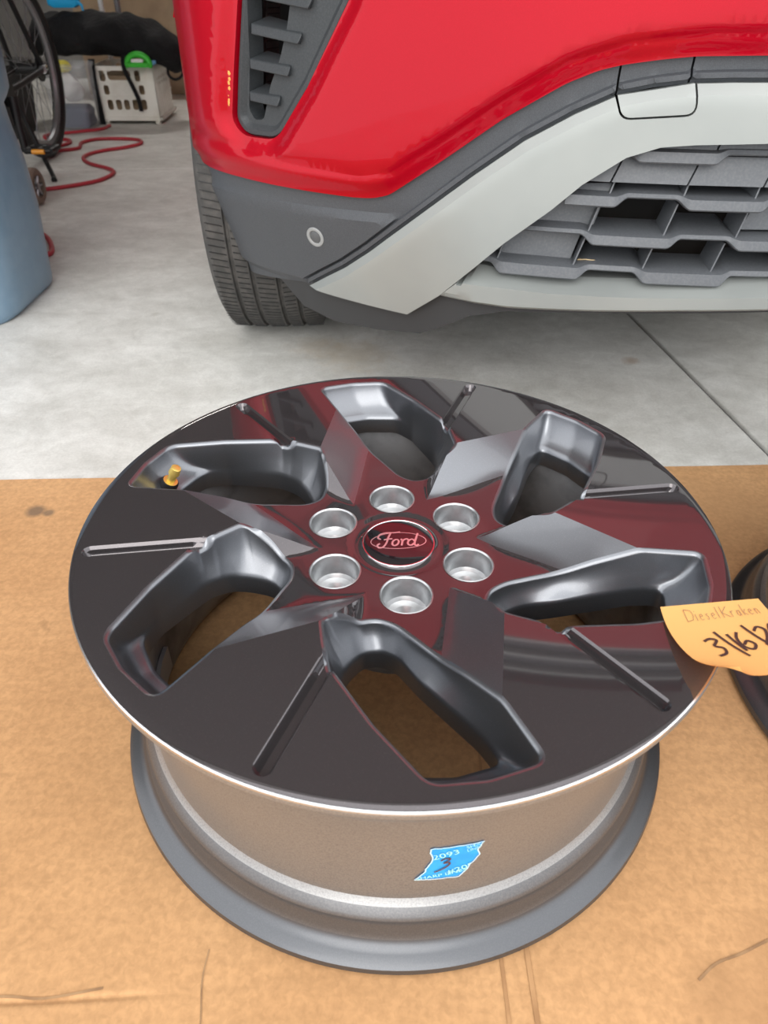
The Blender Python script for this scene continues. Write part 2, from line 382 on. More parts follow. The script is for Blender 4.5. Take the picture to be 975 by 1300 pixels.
# torn slits in the sheet are real thin dark cuts
def slit(pts, wd, lift=.0046):
    V, F = ribbon(catmull(pts, 5), wd); return mesh('tear', [(x, y, lift) for x, y in V], F, M_slit, card, False)
M_slit = mat('torn_cardboard_edge', (.28, .16, .08), .9, noise=(40, (.40, .24, .12), .4, .6, 3))
M_fold = mat('worn_fold_line', (.36, .19, .085), .9, noise=(30, (.50, .28, .13), .35, .65, 4))
for (u_, wd_) in ((.094, .0030), (.117, .0042)):
    V_, F_ = ribbon([(u_+.004*math.sin(v*7), v+u_*.053) for v in np.linspace(-.79, .465, 60)], wd_); mesh('fold_line', [(x, y, .00415) for x, y in V_], F_, M_fold, card, False)
slit([(-.52, -.322), (-.40, -.318), (-.327, -.313), (-.29, -.314), (-.244, -.306)], .0020)
slit([(-.162, -.276), (-.163, -.30), (-.158, -.331), (-.155, -.37)], .0014)
slit([(.255, -.296), (.275, -.283), (.30, -.275), (.335, -.262), (.38, -.255)], .0022)

# ================================================================== THE ALLOY WHEEL
FZ = .2636                     # height of the wheel face
def pol(r, a): return np.array([r*math.cos(R(a)), r*math.sin(R(a))])/1000
def rot(p, a):
    p = np.atleast_2d(p); c, s = math.cos(a), math.sin(a); return np.c_[p[:, 0]*c-p[:, 1]*s, p[:, 0]*s+p[:, 1]*c]
SP_R = np.array([.0, .100, .110, .144, .181, .271, .4]); SP_A = np.array([17.7, 17.7, 17.7, 23.3, 29.4, 41.4, 41.4])
pT, pW3 = pol(147.4, 65.1), pol(224, 48.5)
cdir = (pW3-pT)/np.linalg.norm(pW3-pT); cnrm = np.array([cdir[1], -cdir[0]])       # towards the hub
pH2 = pol(85.4, 65.3); eddir = (pH2-pT)/np.linalg.norm(pH2-pT); ednrm = np.array([-eddir[1], eddir[0]])
g0, g1 = np.array([.0505, .163]), pol(281, 71.0)
def sstep(x, a, b):
    t = np.clip((x-a)/(b-a), 0, 1); return t*t*(3-2*t)
def canon(p):
    """rotate each point into spoke 0"""
    p = np.atleast_2d(p); r = np.hypot(*p.T); a = np.degrees(np.arctan2(p[:, 1], p[:, 0])); k = np.floor((a-np.interp(r, SP_R, SP_A))/60)
    an = -np.radians(k*60); return np.c_[p[:, 0]*np.cos(an)-p[:, 1]*np.sin(an), p[:, 0]*np.sin(an)+p[:, 1]*np.cos(an)], r
def hubz(r): return -.0300+.0080*sstep(r, .085, .158) - .0016*(sstep(r, .0355, .0385)*(1-sstep(r, .0455, .0485)))
def facez(p, groove=True):
    q, r = canon(p); plate = .0016*(1-sstep(r, .2880, .2990)**2)
    t = (q-pT) @ cnrm; t = np.where(((q-pT) @ cdir > .094) & (r > .19), -.001, t)
    s_ = (q-pT) @ cdir; e = (q-pT) @ ednrm
    fac = plate-(.60-3.0*np.clip(s_, -.05, .06))*np.maximum(t, 0)-1.7*np.maximum(-e-.002, 0); hz = hubz(r); k = .006
    h = np.clip(.5+.5*(fac-hz)/k, 0, 1); z = hz*(1-h)+fac*h+k*h*(1-h)
    z = np.where(t <= 0, plate, z); z = np.where(r < .05, hz, z)
    if groove:
        d = pdist(q, [g0, g1]); z = z-.0078*(1-sstep(d, .0030, .0074))*(t < .004)
    return z, t, r
# windows: paired keys of the outline on the face and of the opening below it: (r, angle, corner), (r, angle, depth, corner)
KEY = [((276, 33.6, 9), (251, 30.0, .034, 10)), ((232, 25.2, 0), (232, 25.0, .035, 0)), ((187.7, 13.6, 3), (184, 15.5, .037, 8)),
       ((168, 9.7, 0), (164, 13.0, .040, 8)), ((147.4, 5.1, 4), (147, 13.3, .044, 8)), ((119, 10.5, 9), (126, 15.5, .050, 8)),
       ((107.5, 19.5, 10), (119, 22, .052, 8)), ((114, 28.5, 9), (127, 29, .050, 8)), ((155, 40.6, 8), (160, 35.8, .042, 8)),
       ((224, 48.5, 6), (222, 45.6, .036, 8)), ((274.5, 49.7, 8), (250, 47.0, .034, 10)), ((277, 41.5, 0), (253, 38.5, .034, 0))]
def window_loops():
    W, Q = [], []; n = len(KEY)
    Wp = [pol(k[0][0], k[0][1]) for k in KEY]; Qp = [np.r_[pol(k[1][0], k[1][1]), -k[1][2]] for k in KEY]
    def cut(P, i, r):
        a = P[i-1]-P[i]; b = P[(i+1) % n]-P[i]; return a/np.linalg.norm(a[:2])*min(r, .4*np.linalg.norm(a[:2])), b/np.linalg.norm(b[:2])*min(r, .4*np.linalg.norm(b[:2]))
    for i in range(n):
        wr, qr = KEY[i][0][2]/1000, KEY[i][1][3]/1000
        for k in range(7):
            t = k/6
            for P, r, out in ((Wp, wr, W), (Qp, qr, Q)):
                a, b = cut(P, i, max(r, .004)); out.append((1-t)**2*(P[i]+a)+2*t*(1-t)*P[i]+t*t*(P[i]+b))
        for k in range(1, 14):
            t = k/14
            for P, key, out in ((Wp, 0, W), (Qp, 1, Q)):
                j = (i+1) % n; ri = max(KEY[i][key][2+key]/1000, .004); rj = max(KEY[j][key][2+key]/1000, .004)
                p0 = P[i]+cut(P, i, ri)[1]; p1 = P[j]+cut(P, j, rj)[0]; out.append(p0*(1-t)+p1*t)
    return np.array(W), np.array(Q)
W0, Q0 = window_loops()
def offset_loop(L, d):
    T = np.roll(L, -1, 0)-np.roll(L, 1, 0); T /= np.hypot(*T.T)[:, None]; N = np.c_[T[:, 1], -T[:, 0]]
    ar = .5*np.sum(L[:, 0]*np.roll(L[:, 1], -1)-np.roll(L[:, 0], -1)*L[:, 1])
    return L+N*d*(1 if ar > 0 else -1)
RB = .0042
WO = offset_loop(W0, RB)
LUG = [(.0725*math.cos(R(35+60*k)), .0725*math.sin(R(35+60*k))) for k in range(6)]; LR = .0238

def wheel_meshes():
    """triangulate the face; returns dict part -> (V, F)"""
    ang = np.linspace(0, 2*PI, 240, endpoint=False); rim = np.c_[np.cos(ang), np.sin(ang)]*.2952
    loops = [rim]; wins = [rot(WO, R(60*k)) for k in range(6)]; loops += wins
    holes = []
    for c in LUG:
        a = np.linspace(0, 2*PI, 40, endpoint=False); holes.append(np.c_[c[0]+LR*np.cos(a), c[1]+LR*np.sin(a)])
    loops += holes
    for rr in (.0355, .0385, .0455, .0485, .2895, .2925): a = np.linspace(0, 2*PI, 72 if rr < .1 else 240, endpoint=False); loops.append(np.c_[np.cos(a), np.sin(a)]*rr)
    gd = (g1-g0)/np.linalg.norm(g1-g0); gn = np.array([-gd[1], gd[0]])
    def capsule(h):
        a = np.linspace(-PI/2, PI/2, 13); L = [g0-gn*h]+[g1+h*(math.cos(x)*gd+math.sin(x)*gn) for x in a]+[g0+gn*h]
        return densify(L, .004, False)
    crease = densify([pT-cdir*.006, pW3+cdir*.002], .004, False)
    HL = .047; hl = densify([pT+cnrm*HL-cdir*.05, pT+cnrm*HL+cdir*.09], .003, False)
    lines = []
    for k in range(6):
        for ln in [capsule(h) for h in (.0006, .0018, .0030, .0042, .0052, .0063, .0074)]+[crease, hl, densify([pT-ednrm*.002, pT+eddir*.07-ednrm*.002], .003, False)]: lines.append(rot(ln, R(60*k)))
    # grid
    gx = np.arange(-.297, .2971, .0038); X, Y = np.meshgrid(gx, gx); X[1::2] += .0019; P = np.c_[X.ravel(), Y.ravel()]; r = np.hypot(*P.T)
    keep = (r < .292)
    for wn in wins: keep &= ~inpoly(P, wn)
    keep &= ~((r > .16) & (rng.random(len(P)) < .55))
    P = P[keep]
    q_, r_ = canon(P); near = (pdist(q_, [g0, g1]) < .0098) | (pdist(q_, [pT, pW3]) < .0018) | ((r_ > .0335) & (r_ < .0505)) | (r_ > .2870) | (pdist(q_, hl) < .0016)
    for lp in wins+holes: near |= pdist(P, np.vstack([lp, lp[:1]])) < .0018
    P = P[~near]
    V2, T = cdt(P, loops, lines)
    C = V2[T].mean(1); ok = np.hypot(*C.T) < .2952
    for wn in wins: ok &= ~inpoly(C, wn)
    for h in holes: ok &= ~inpoly(C, h)
    ok &= np.hypot(*C.T) > .0357
    T = T[ok]; C = C[ok]
    z, t, r = facez(V2)
    V = np.c_[V2, z+FZ]
    _, tc_, rc = facez(C); q, _ = canon(C); eC = (q-pT) @ ednrm; hubmask = (tc_ > .047) | (rc < .07) | ((eC < -.002) & (tc_ > .004) & (rc < .16))
    facm = (tc_ > 0) & ~hubmask
    out = {}
    k6 = np.floor((np.degrees(np.arctan2(C[:, 1], C[:, 0]))-np.interp(rc, SP_R, SP_A))/60).astype(int) % 6
    def sub(mask):
        F = T[mask]; u, inv = np.unique(F, return_inverse=True); return V[u], inv.reshape(F.shape)
    out['plate'] = sub(~facm & ~hubmask); out['hub'] = sub(hubmask)
    for k in range(6): out[k] = sub(facm & (k6 == k))
    return out

def lettering_ford():
    def arc(cx, cy, rx, ry, a0, a1, sl=.25, n=16): return [(cx+rx*math.cos(R(a))+sl*(ry*math.sin(R(a))), cy+ry*math.sin(R(a))) for a in np.linspace(a0, a1, n)]
    L = [catmull([(-.66, .10), (-.75, .22), (-.66, .40), (-.42, .48), (-.15, .46), (.10, .50)], 6),
         catmull([(-.26, .46), (-.36, .20), (-.45, -.10), (-.58, -.32), (-.74, -.36), (-.80, -.22), (-.70, -.12)], 6),
         catmull([(-.54, .06), (-.38, .10), (-.22, .10)], 4),
         np.array(arc(-.12, -.12, .12, .17, 0, 360)),
         catmull([(.10, .08), (.14, -.06), (.09, -.30)], 5), catmull([(.13, -.08), (.22, .04), (.33, .07), (.37, .0)], 5),
         np.array(arc(.46, -.12, .12, .17, 20, 340)),
         catmull([(.76, .42), (.66, .10), (.58, -.20), (.63, -.30), (.74, -.24)], 6)]
    return L

def make_wheel(detail=True):
    root = thing('alloy_wheel', '', 'wheel')
    pr = [(.2952, .2636), (.2964, .2630), (.2970, .2615), (.2970, .2570), (.2945, .2530), (.286, .2475), (.2795, .241), (.277, .224), (.272, .216), (.266, .205),
          (.2625, .19), (.2608, .15), (.2606, .10), (.262, .072), (.2665, .0655), (.2720, .0605), (.2738, .0560), (.2728, .0515), (.2735, .0470), (.2755, .0360), (.2775, .0300),
          (.2812, .0250), (.2860, .0218), (.2915, .0196), (.2955, .0160), (.2968, .0110), (.2945, .0068), (.288, .0048), (.276, .0052), (.266, .014), (.258, .034), (.2545, .060), (.2545, .19), (.259, .215), (.266, .232), (.276, .244), (.290, .2575)]
    V, F = lathe_vf(pr, 160, True); n = 160; fm = []
    for i in range(len(pr)):
        fm += [0 if i < 2 else 1 if i < 14 else 4 if i < 20 else 2 if i < 27 else 3]*n
    mesh('barrel', V, F, None, root, True, 28, mats=[M_edge, M_barrel, M_flange, M_inner, M_bead], fm=fm)
    parts = wheel_meshes()
    mesh('face_plate', *parts['plate'], M_plate, root, True, 45)
    mesh('hub_star', *parts['hub'], M_plate, root, True, 30)
    for k in range(6): mesh('spoke_facet', *parts[k], M_wall, root, True, 30)
    # window pockets: rounded lip, sloped wall, bend, opening, spoke thickness
    zt, _, _ = facez(WO); zt2, _, _ = facez(W0)
    rings = []
    for (f, dz) in ((0., 0.), (.25, .0002), (.50, .0007), (.70, .0014), (.86, .0023), (.96, .0033)):
        L = offset_loop(W0, RB*(1-f)); rings.append(np.c_[L, zt*(1-f)+zt2*f-dz])
    top = np.c_[W0, zt2-.0052]
    outer = sstep(np.hypot(*W0.T), .235, .262)
    rings.append(top)
    for s in (.25, .45, .62, .75, .88, 1.0):
        zl = top[:, 2]*(1-s)+Q0[:, 2]*s
        e = s**1.0*(1-outer)+outer*(s*.75 if s < .7 else .525+(s-.7)/.3*.475)
        zz = top[:, 2]*(1-s**.7)+Q0[:, 2]*s**.7
        xy = W0*(1-e[:, None])+Q0[:, :2]*e[:, None]; rings.append(np.c_[xy, zz])
    c0 = Q0[:, :2].mean(0)
    rings.append(np.c_[c0+(Q0[:, :2]-c0)*.985, Q0[:, 2]-.004]); rings.append(np.c_[c0+(Q0[:, :2]-c0)*1.0, Q0[:, 2]-.022])
    N = len(W0); Vw = np.vstack(rings); Vw[:, 2] += FZ
    Fw = [(i*N+j, i*N+(j+1) % N, (i+1)*N+(j+1) % N, (i+1)*N+j) for i in range(len(rings)-1) for j in range(N)]
    first = mesh('window_pocket', Vw, Fw, M_wall, root, True, 60)
    for k in range(1, 6):
        c = first.copy(); COL.objects.link(c); c.parent = root; c.rotation_euler = (0, 0, R(60*k))
    # hub pad behind
    mesh('hub_pad', *lathe_vf([(.100, FZ-.056), (.100, FZ-.062), (.088, FZ-.12), (.03, FZ-.12)], 48), M_inner, root)
    # machined lug seats
    zs = FZ-.0300; sp = [(LR+.0006, zs+.0004), (LR-.0004, zs+.0008), (LR-.0014, zs-.0006), (LR-.0022, zs-.004), (LR-.0036, zs-.021), (LR-.006, zs-.0245), (.0150, zs-.0255), (.0125, zs-.0262), (.0085, zs-.0315), (.0080, zs-.034), (.0002, zs-.034)]
    me0 = None
    for c in LUG:
        if me0 is None: o = mesh('lug_seat', *lathe_vf(sp, 40), M_seat, root, True, 18); me0 = o.data
        else: o = link(bpy.data.objects.new('lug_seat', me0), root)
        o.location = (c[0], c[1], 0)
    # centre cap
    zc = FZ-.0295
    cap = mesh('center_cap', *lathe_vf([(.0002, zc+.0026), (.012, zc+.0024), (.024, zc+.0018), (.0325, zc+.0008), (.0338, zc+.0004), (.0338, zc-.006)], 64), M_cap, root, True, 40)
    mesh('chrome_ring', *lathe_vf([(.0336, zc+.0002), (.0342, zc+.0010), (.0352, zc+.0010), (.0358, zc+.0002), (.0360, zc-.0045), (.0368, zc-.0050), (.0368, zc-.007)], 64), M_chrome, cap, True, 40)
    if detail:
        M_logo = mat('chrome_script_painted_reflection', (.85, .55, .58), .25, .7)  # pink in the chrome colour paints in the red car's reflection
        tl = R(4)
        def cm(x, y, h=.00035):
            X = .0262*x; Y = .0262*y; xr = X*math.cos(tl)-Y*math.sin(tl); yr = X*math.sin(tl)+Y*math.cos(tl); rr = math.hypot(xr, yr)
            return (xr, yr, zc+.0026-.0018*(rr/.0325)**2+h)
        strokes('script_lettering', lettering_ford(), .075, cm, M_logo, cap)
        strokes('oval_outline', [np.array([(1.03*math.cos(a), .46*math.sin(a)) for a in np.linspace(0, 2*PI, 64)])], .035, cm, M_logo, cap)
        # valve stem, leaning inwards
        ax = np.array([.012, -.002, .022]); ax /= np.linalg.norm(ax); b0 = np.array([-.243, .088, .2425])
        vs = MB().tube([b0-ax*.004, b0+ax*.0015, b0+ax*.0016, b0+ax*.012, b0+ax*.0125, b0+ax*.0135, b0+ax*.021, b0+ax*.0215], [.0078, .0078, .0046, .0046, .0060, .0060, .0052, .0042], 16).build('valve_stem', M_brass, root, True, 30)
        MB().tube([b0-ax*.008, b0-ax*.001, b0+ax*.0012], [.0095, .0095, .0082], 16).build('rubber_collar', M_black, vs)
        # clip-on balance weight on the inner barrel
        V = []; 
        for rr in (.2535, .2490):
            for z in (.066, .098):
                for a in np.linspace(-178, -165, 8): V.append((rr*math.cos(R(a)), rr*math.sin(R(a)), z+(a+171)*.0011))
        F = []
        def idx(l, zz, i): return (l*2+zz)*8+i
        for i in range(7):
            F += [(idx(1,0,i), idx(1,0,i+1), idx(1,1,i+1), idx(1,1,i)), (idx(0,1,i), idx(0,1,i+1), idx(1,1,i+1), idx(1,1,i)), (idx(0,0,i), idx(0,0,i+1), idx(1,0,i+1), idx(1,0,i))]
        F += [(idx(0,0,0), idx(0,1,0), idx(1,1,0), idx(1,0,0)), (idx(0,0,7), idx(0,1,7), idx(1,1,7), idx(1,0,7))]
        mesh('balance_weight', V, F, M_weight, root)
    return root
wheel = make_wheel(); wheel.location.z = .0002
wheel['label'] = 'dark grey six-spoke alloy wheel lying face up on cardboard, fully in view'; wheel['group'] = 'alloy wheels on the cardboard'
wheel2 = copytree(wheel); wheel2.location = (.700, .005, .0002); wheel2.rotation_euler = (0, 0, R(25))
wheel2['label'] = 'alloy wheel cut off by the right edge, only its rear flange and barrel showing'
for ch in list(wheel2.children):      # keep what a bare wheel has
    if ch.name.startswith('balance_weight'): bpy.data.objects.remove(ch)

# ------------------------------------------------------------------ blue tape on the barrel
def tape():
    TA = [(-84.8, .1498), (-80, .1500), (-75.7, .1489), (-76.5, .140), (-76.1, .1302), (-79.2, .1005), (-83, .1015), (-87.2, .1023), (-85.6, .114), (-85.2, .122), (-84.2, .1336), (-84.6, .141)]
    rr = .2608
    P2 = np.array([(R(a)*rr, z) for a, z in TA]); D = densify(P2, .004)
    jag = rng.normal(0, .00035, (len(D), 2)); D = D+jag
    def cylp(s, z, h=.0003): a = s/rr; q = rr+h; return (q*math.cos(a), q*math.sin(a), z)
    gx, gz = np.meshgrid(np.arange(P2[:, 0].min(), P2[:, 0].max(), .004), np.arange(.10, .152, .004)); g = np.c_[gx.ravel(), gz.ravel()]; g = g[inpoly(g, D)]
    V2, T = cdt(g, [D]); T = T[inpoly(V2[T].mean(1), D)]
    t = mesh('masking_tape', [cylp(*v) for v in V2], T, M_tape, None, True, 60)
    tag(t, 'torn piece of blue masking tape marked 3 on the wheel barrel', 'tape')
    # torn pale edge
    loop = np.vstack([D, D[:1]]); strokes('torn_edge', [loop], .0011, lambda a, b: cylp(a, b, .0009), M_torn, t)
    sc = R(1)*rr
    def word(txt, a, z, size, rotd, sx_=1.0):
        V, F = textmesh(txt); c, s = math.cos(R(rotd)), math.sin(R(rotd)); out = []
        for v in V:
            x, y = v[0]*size*sx_, v[1]*size; X = R(a)*rr+x*c-y*s; Z = z+x*s+y*c; out.append((X, Z))
        ins = inpoly(np.array(out), D)
        F = [f for f in F if all(ins[i] for i in f)]
        return mesh('print', [cylp(a_, b_, .0011) for a_, b_ in out], F, M_tapeink, t, False)
    word('#2093', -85.6, .1315, .0105, 15, 1.05); word('#2093', -81.4, .1075, .0105, 17, 1.05); word('SHARP', -78.6, .1432, .0062, 12, 1.0); word('LINES', -78.4, .1388, .0050, 12, 1.0)
    word('SHARP LINES', -86.9, .1028, .0065, 9, 1.1); word('3', -75.5, .1, .0001, 0)
    th = catmull([(-.35, .75), (.05, .95), (.45, .80), (.15, .45), (-.05, .30), (.35, .28), (.42, .0), (.05, -.42), (-.45, -.72), (-.80, -.85)], 6)
    strokes('handwritten_three', [np.array(th)*np.array([.0095, .0105])], .0016, lambda a, b: cylp(R(-82.2)*rr+a, .1235+b+.1*a, .0013), M_marker, t)
    return t
tape()

# ------------------------------------------------------------------ sticky note
def note():
    TL = np.array([.2125, -.117, FZ+.0030]); TR = np.array([.2960, -.1075, FZ+.0045]); BL = np.array([.2245, -.2065, FZ+.0210]); BR = np.array([.3080, -.1960, FZ+.0230])
    def f(u, v, h=0.):          # u right 0..1, v down 0..1
        p = (TL*(1-u)+TR*u)*(1-v)+(BL*(1-u)+BR*u)*v
        b = 4*v*(1-v)
        p = p+np.array([-.007, -.004, -.0045])*b*(1-.6*u) + np.array([0, 0, .004])*(u-.5)**2*4*v
        c = max(0, 1-math.hypot(u, 1-v)/.35); p = p+np.array([.013, .006, .003])*c*c          # turned-up corner
        return (p[0], p[1], p[2]+h)
    n = 24; V = [f(i/n, j/n) for j in range(n+1) for i in range(n+1)]; N = len(V); V += [(x, y, z-.0003) for x, y, z in V]
    F = [(j*(n+1)+i, j*(n+1)+i+1, (j+1)*(n+1)+i+1, (j+1)*(n+1)+i) for j in range(n) for i in range(n)]
    F += [tuple(i+N for i in q) for q in F]
    o = mesh('sticky_note', V, F, M_note, None, True, 60)
    tag(o, 'orange sticky note with a handwritten name and date on the wheel rim', 'note')
    def fm(x, y): return f(x, y, .0006)
    # thin pencil line: Dieselkraken
    G_ = {'D': [[(0,0),(0,1)], [(0,0),(.5,.12),(.6,.5),(.45,.9),(0,1)]], 'i': [[(.2,.45),(.2,1)], [(.2,.2),(.22,.25)]], 'e': [[(.05,.72),(.45,.66),(.35,.48),(.1,.55),(.05,.8),(.2,1),(.45,.92)]],
          's': [[(.4,.5),(.12,.55),(.35,.76),(.3,.98),(.05,.95)]], 'l': [[(.2,0),(.2,1)]], 'k': [[(.1,.0),(.1,1)], [(.5,.45),(.12,.75),(.5,1)]], 'K': [[(.1,.0),(.1,1)], [(.6,.05),(.12,.55),(.6,1)]],
          'r': [[(.1,.5),(.1,1)], [(.1,.65),(.25,.5),(.42,.52)]], 'a': [[(.45,.5),(.15,.52),(.08,.85),(.25,1),(.42,.85),(.45,.5),(.48,1)]], 'n': [[(.1,.5),(.1,1)], [(.1,.65),(.3,.48),(.42,.6),(.45,1)]]}
    L = []; x = .21
    for ch in 'DieselKraken':
        s = .135 if ch in 'DK' else .11; wdt = .075 if ch in 'DK' else .046 if ch not in 'il' else .028
        for st in G_[ch]: L.append(densify([(x+px*wdt/.6, .06+.115*(0)+(.145)*py+.0*x) for px, py in st], .02, False))
        x += wdt+.012
    strokes('pencil_name', L, .006, fm, M_pencil, o)
    D = {'3': [[(.0,.12),(.35,.02),(.62,.14),(.30,.42),(.62,.58),(.5,.88),(.05,1.0)]], '/': [[(.15,-.25),(.75,1.25)]], '1': [[(.2,.0),(.42,1)]], '6': [[(.35,.0),(.12,.35),(.12,.8),(.42,1),(.7,.75),(.5,.52),(.2,.7)]],
         '2': [[(.05,.2),(.35,.0),(.6,.2),(.4,.6),(.05,1),(.7,.9)]]}
    L = []; x = .235
    for ch in '3/16/26':
        for st in D[ch]:
            c = catmull([(x+px*.125/.7, .44-.14*(x-.2)+.24*py) for px, py in st], 5); L.append(c)
        x += {'3': .115, '/': .085, '1': .068, '6': .12, '2': .12}[ch]
    strokes('pen_date', L, .026, fm, M_ink, o)
note()


# ================================================================== THE RED CAR (front corner in view)
PLAN = catmull([(.6,.475),(.45,.480),(.3,.497),(.15,.530),(0,.580),(-.1,.623),(-.18,.667),(-.25,.716),(-.300,.763),(-.330,.811),(-.345,.86),(-.353,.93),(-.357,1.0)], 12)
CU = np.r_[0, np.cumsum(np.hypot(*np.diff(PLAN, axis=0).T))]
_tg = np.gradient(PLAN, axis=0); _tg /= np.hypot(*_tg.T)[:, None]; NRM = np.c_[_tg[:, 1], -_tg[:, 0]]
if NRM[0, 1] > 0: NRM = -NRM
def S(u, z, o=0.):
    """point of the bumper skin: u along the bumper from the car's centre, z height, o outward offset"""
    u = np.asarray(u, float); z = np.asarray(z, float); au = np.abs(u); sg = np.where(u < 0, -1, 1)
    oo = o - .30*np.clip((au-.4823)/.35, 0, 1)*np.clip(.40-z, 0, 1) - .10*np.clip(z-.80, 0, 1)
    x = np.interp(au, CU, PLAN[:, 0]); y = np.interp(au, CU, PLAN[:, 1]); nx = np.interp(au, CU, NRM[:, 0]); ny = np.interp(au, CU, NRM[:, 1])
    return np.stack([.6+(x+nx*oo-.6)*sg, y+ny*oo, z+0*u], -1)
car = thing('car', 'red car with grey cladding and silver front trim parked in the garage', 'car', (0, 0, 0))
def patch(name, outline, m, off=0., thick=.012, holes=(), creases=(), step=.012, parent=car, sharp=35., edge=.0025):
    """a moulded panel of the bumper: outline and holes in (u, z)"""
    O = densify(outline, step*.6); H = [densify(h, step*.5) for h in holes]; fo = off if callable(off) else (lambda p: np.full(len(p), off))
    gx, gz = np.meshgrid(np.arange(O[:, 0].min(), O[:, 0].max(), step), np.arange(O[:, 1].min(), O[:, 1].max(), step)); gx[1::2] += step/2
    g = np.c_[gx.ravel(), gz.ravel()]; g = g[inpoly(g, O)]
    bd = np.vstack([O]+H); 
    if len(g): g = g[np.min(np.hypot(g[:, None, 0]-bd[None, :, 0], g[:, None, 1]-bd[None, :, 1]), 1) > step*.35]
    for h in H: g = g[~inpoly(g, h)]
    V2, T = cdt(g, [O]+H, [densify(c, step*.6, False) for c in creases]); C = V2[T].mean(1); ok = inpoly(C, O)
    for h in H: ok &= ~inpoly(C, h)
    T = T[ok]; e = fo(V2)
    V = S(V2[:, 0], V2[:, 1], e); n = len(V)
    # boundary edges -> rim going back
    cnt = {}
    for t in T:
        for a, b in ((t[0], t[1]), (t[1], t[2]), (t[2], t[0])): cnt.setdefault((min(a, b), max(a, b)), []).append((a, b))
    B = [v[0] for v in cnt.values() if len(v) == 1]
    bi = sorted({i for ed in B for i in ed}); mp = {i: n+k for k, i in enumerate(bi)}; mp2 = {i: n+len(bi)+k for k, i in enumerate(bi)}
    back = S(V2[bi, 0], V2[bi, 1], e[bi]-thick)
    V = np.vstack([V, S(V2[bi, 0], V2[bi, 1], e[bi]-edge), back])
    # pull the front border outward slightly so that the rim reads as a rolled edge
    F = [tuple(t) for t in T] + [(b, a, mp[a], mp[b]) for a, b in B] + [(mp[b], mp[a], mp2[a], mp2[b]) for a, b in B]
    return mesh(name, V, F, m, parent, True, sharp)
# outlines measured along the bumper skin (metres)
def offset_open(line, d, step=.006):
    L = densify(line, step, False)
    for _ in range(3): L[1:-1] = .25*L[:-2]+.5*L[1:-1]+.25*L[2:]
    T = np.gradient(L, axis=0); T /= np.hypot(*T.T)[:, None]; return L+np.c_[T[:, 1], -T[:, 0]]*d
RED_LOW = [(1.0323, .4108), (1.0195, .4101), (.9143, .408), (.8263, .4059), (.7505, .4051), (.6817, .4049), (.6492, .4071), (.624, .4139), (.5482, .4644), (.4656, .5225), (.3906, .5657), (.3544, .5803), (.3272, .5869), (.2818, .5936), (.2412, .5977), (.1591, .5998), (.0472, .6006), (-.1813, .5971)]
SIL_UP = [(.8032, .2352), (.7133, .2868), (.6628, .3221), (.5684, .3962), (.5017, .4485), (.4353, .497), (.375, .5311), (.3252, .554), (.2841, .5628), (.2355, .569), (.1917, .5708), (.1497, .5715), (.0472, .572), (-.1813, .5714)]
SIL_LO = [(.5929, .2338), (.5388, .2753), (.491, .3219), (.447, .3654), (.3878, .4153), (.3519, .45), (.3022, .4853), (.2623, .4989), (.2217, .5028), (.1284, .5068), (.0472, .5074), (-.1813, .5051)]
LIP_UP = [(.5388, .2753), (.4885, .321), (.4426, .3164), (.3725, .3134), (.2601, .3168), (.1503, .3218), (.0472, .3273), (-.1813, .321)]
LIP_LO = [(.5387, .2727), (.4865, .27), (.4312, .2684), (.3074, .2743), (.1844, .2817), (.0472, .2874), (-.1813, .2841)]
VAL_LO = [(.8887, .2266), (.844, .1801), (.7614, .1723), (.656, .1839), (.5752, .1963), (.5374, .2159), (.492, .2435), (.4362, .2585), (.3063, .2683), (.1826, .2745), (.0472, .2808), (-.1813, .2777)]
UEND = 1.0873
VENT = roundpoly([(.848, .739), (.8687, .6417), (.8911, .5531), (.905, .489), (.8851, .4691), (.8159, .4701), (.754, .5432), (.684, .6457), (.6426, .7376)], [.01, 0, 0, .012, .02, .02, 0, 0, .01])
CAV = roundpoly([(.8431, .7193), (.8579, .6419), (.8813, .5042), (.8707, .4907), (.8513, .4932), (.8343, .5379), (.8106, .5755), (.7939, .6142), (.7755, .68), (.7672, .7189)], .006)
crease = [(1.0323, .462), (.9247, .4579), (.8453, .4482), (.7768, .4423), (.6682, .4369), (.6184, .4465), (.5498, .4892), (.4682, .5442), (.3927, .5891), (.3221, .611), (.23, .6215), (.0472, .6246), (-.1813, .6229)]
RED_LOW = [tuple(p) for p in offset_open(RED_LOW, 0)]
def red_off(p):
    d = pdist(p, RED_LOW); dc = pdist(p, crease)
    o = .004 + .010*sstep(d, 0, .030)                                         # lower border turns under
    dv = pdist(p, np.vstack([VENT, VENT[:1]])); o -= .012*(1-sstep(dv, 0, .028))    # dished around the vent
    o -= .0028*np.exp(-(dc/.006)**2)
    o += .006*np.exp(-(((p[:, 0]-.955)/.05)**2))*sstep(p[:, 1], .42, .5)
    return o
sg__ = 1 if offset_open(RED_LOW, .01)[60][1] > offset_open(RED_LOW, 0)[60][1] else -1
patch('bumper_cover', RED_LOW+[(-.1813, .985), (.2, .985), (.62, .97), (UEND, .93), (UEND, .414)], M_red, red_off, .02, [VENT], [crease]+[offset_open(RED_LOW, sg__*d)[2:-2] for d in (.005, .011, .018, .025, .032)]+[np.vstack([q, q[:1]]) for q in [offset_loop(densify(VENT, .006), d) for d in (.006, .013, .020, .028)]], sharp=50)
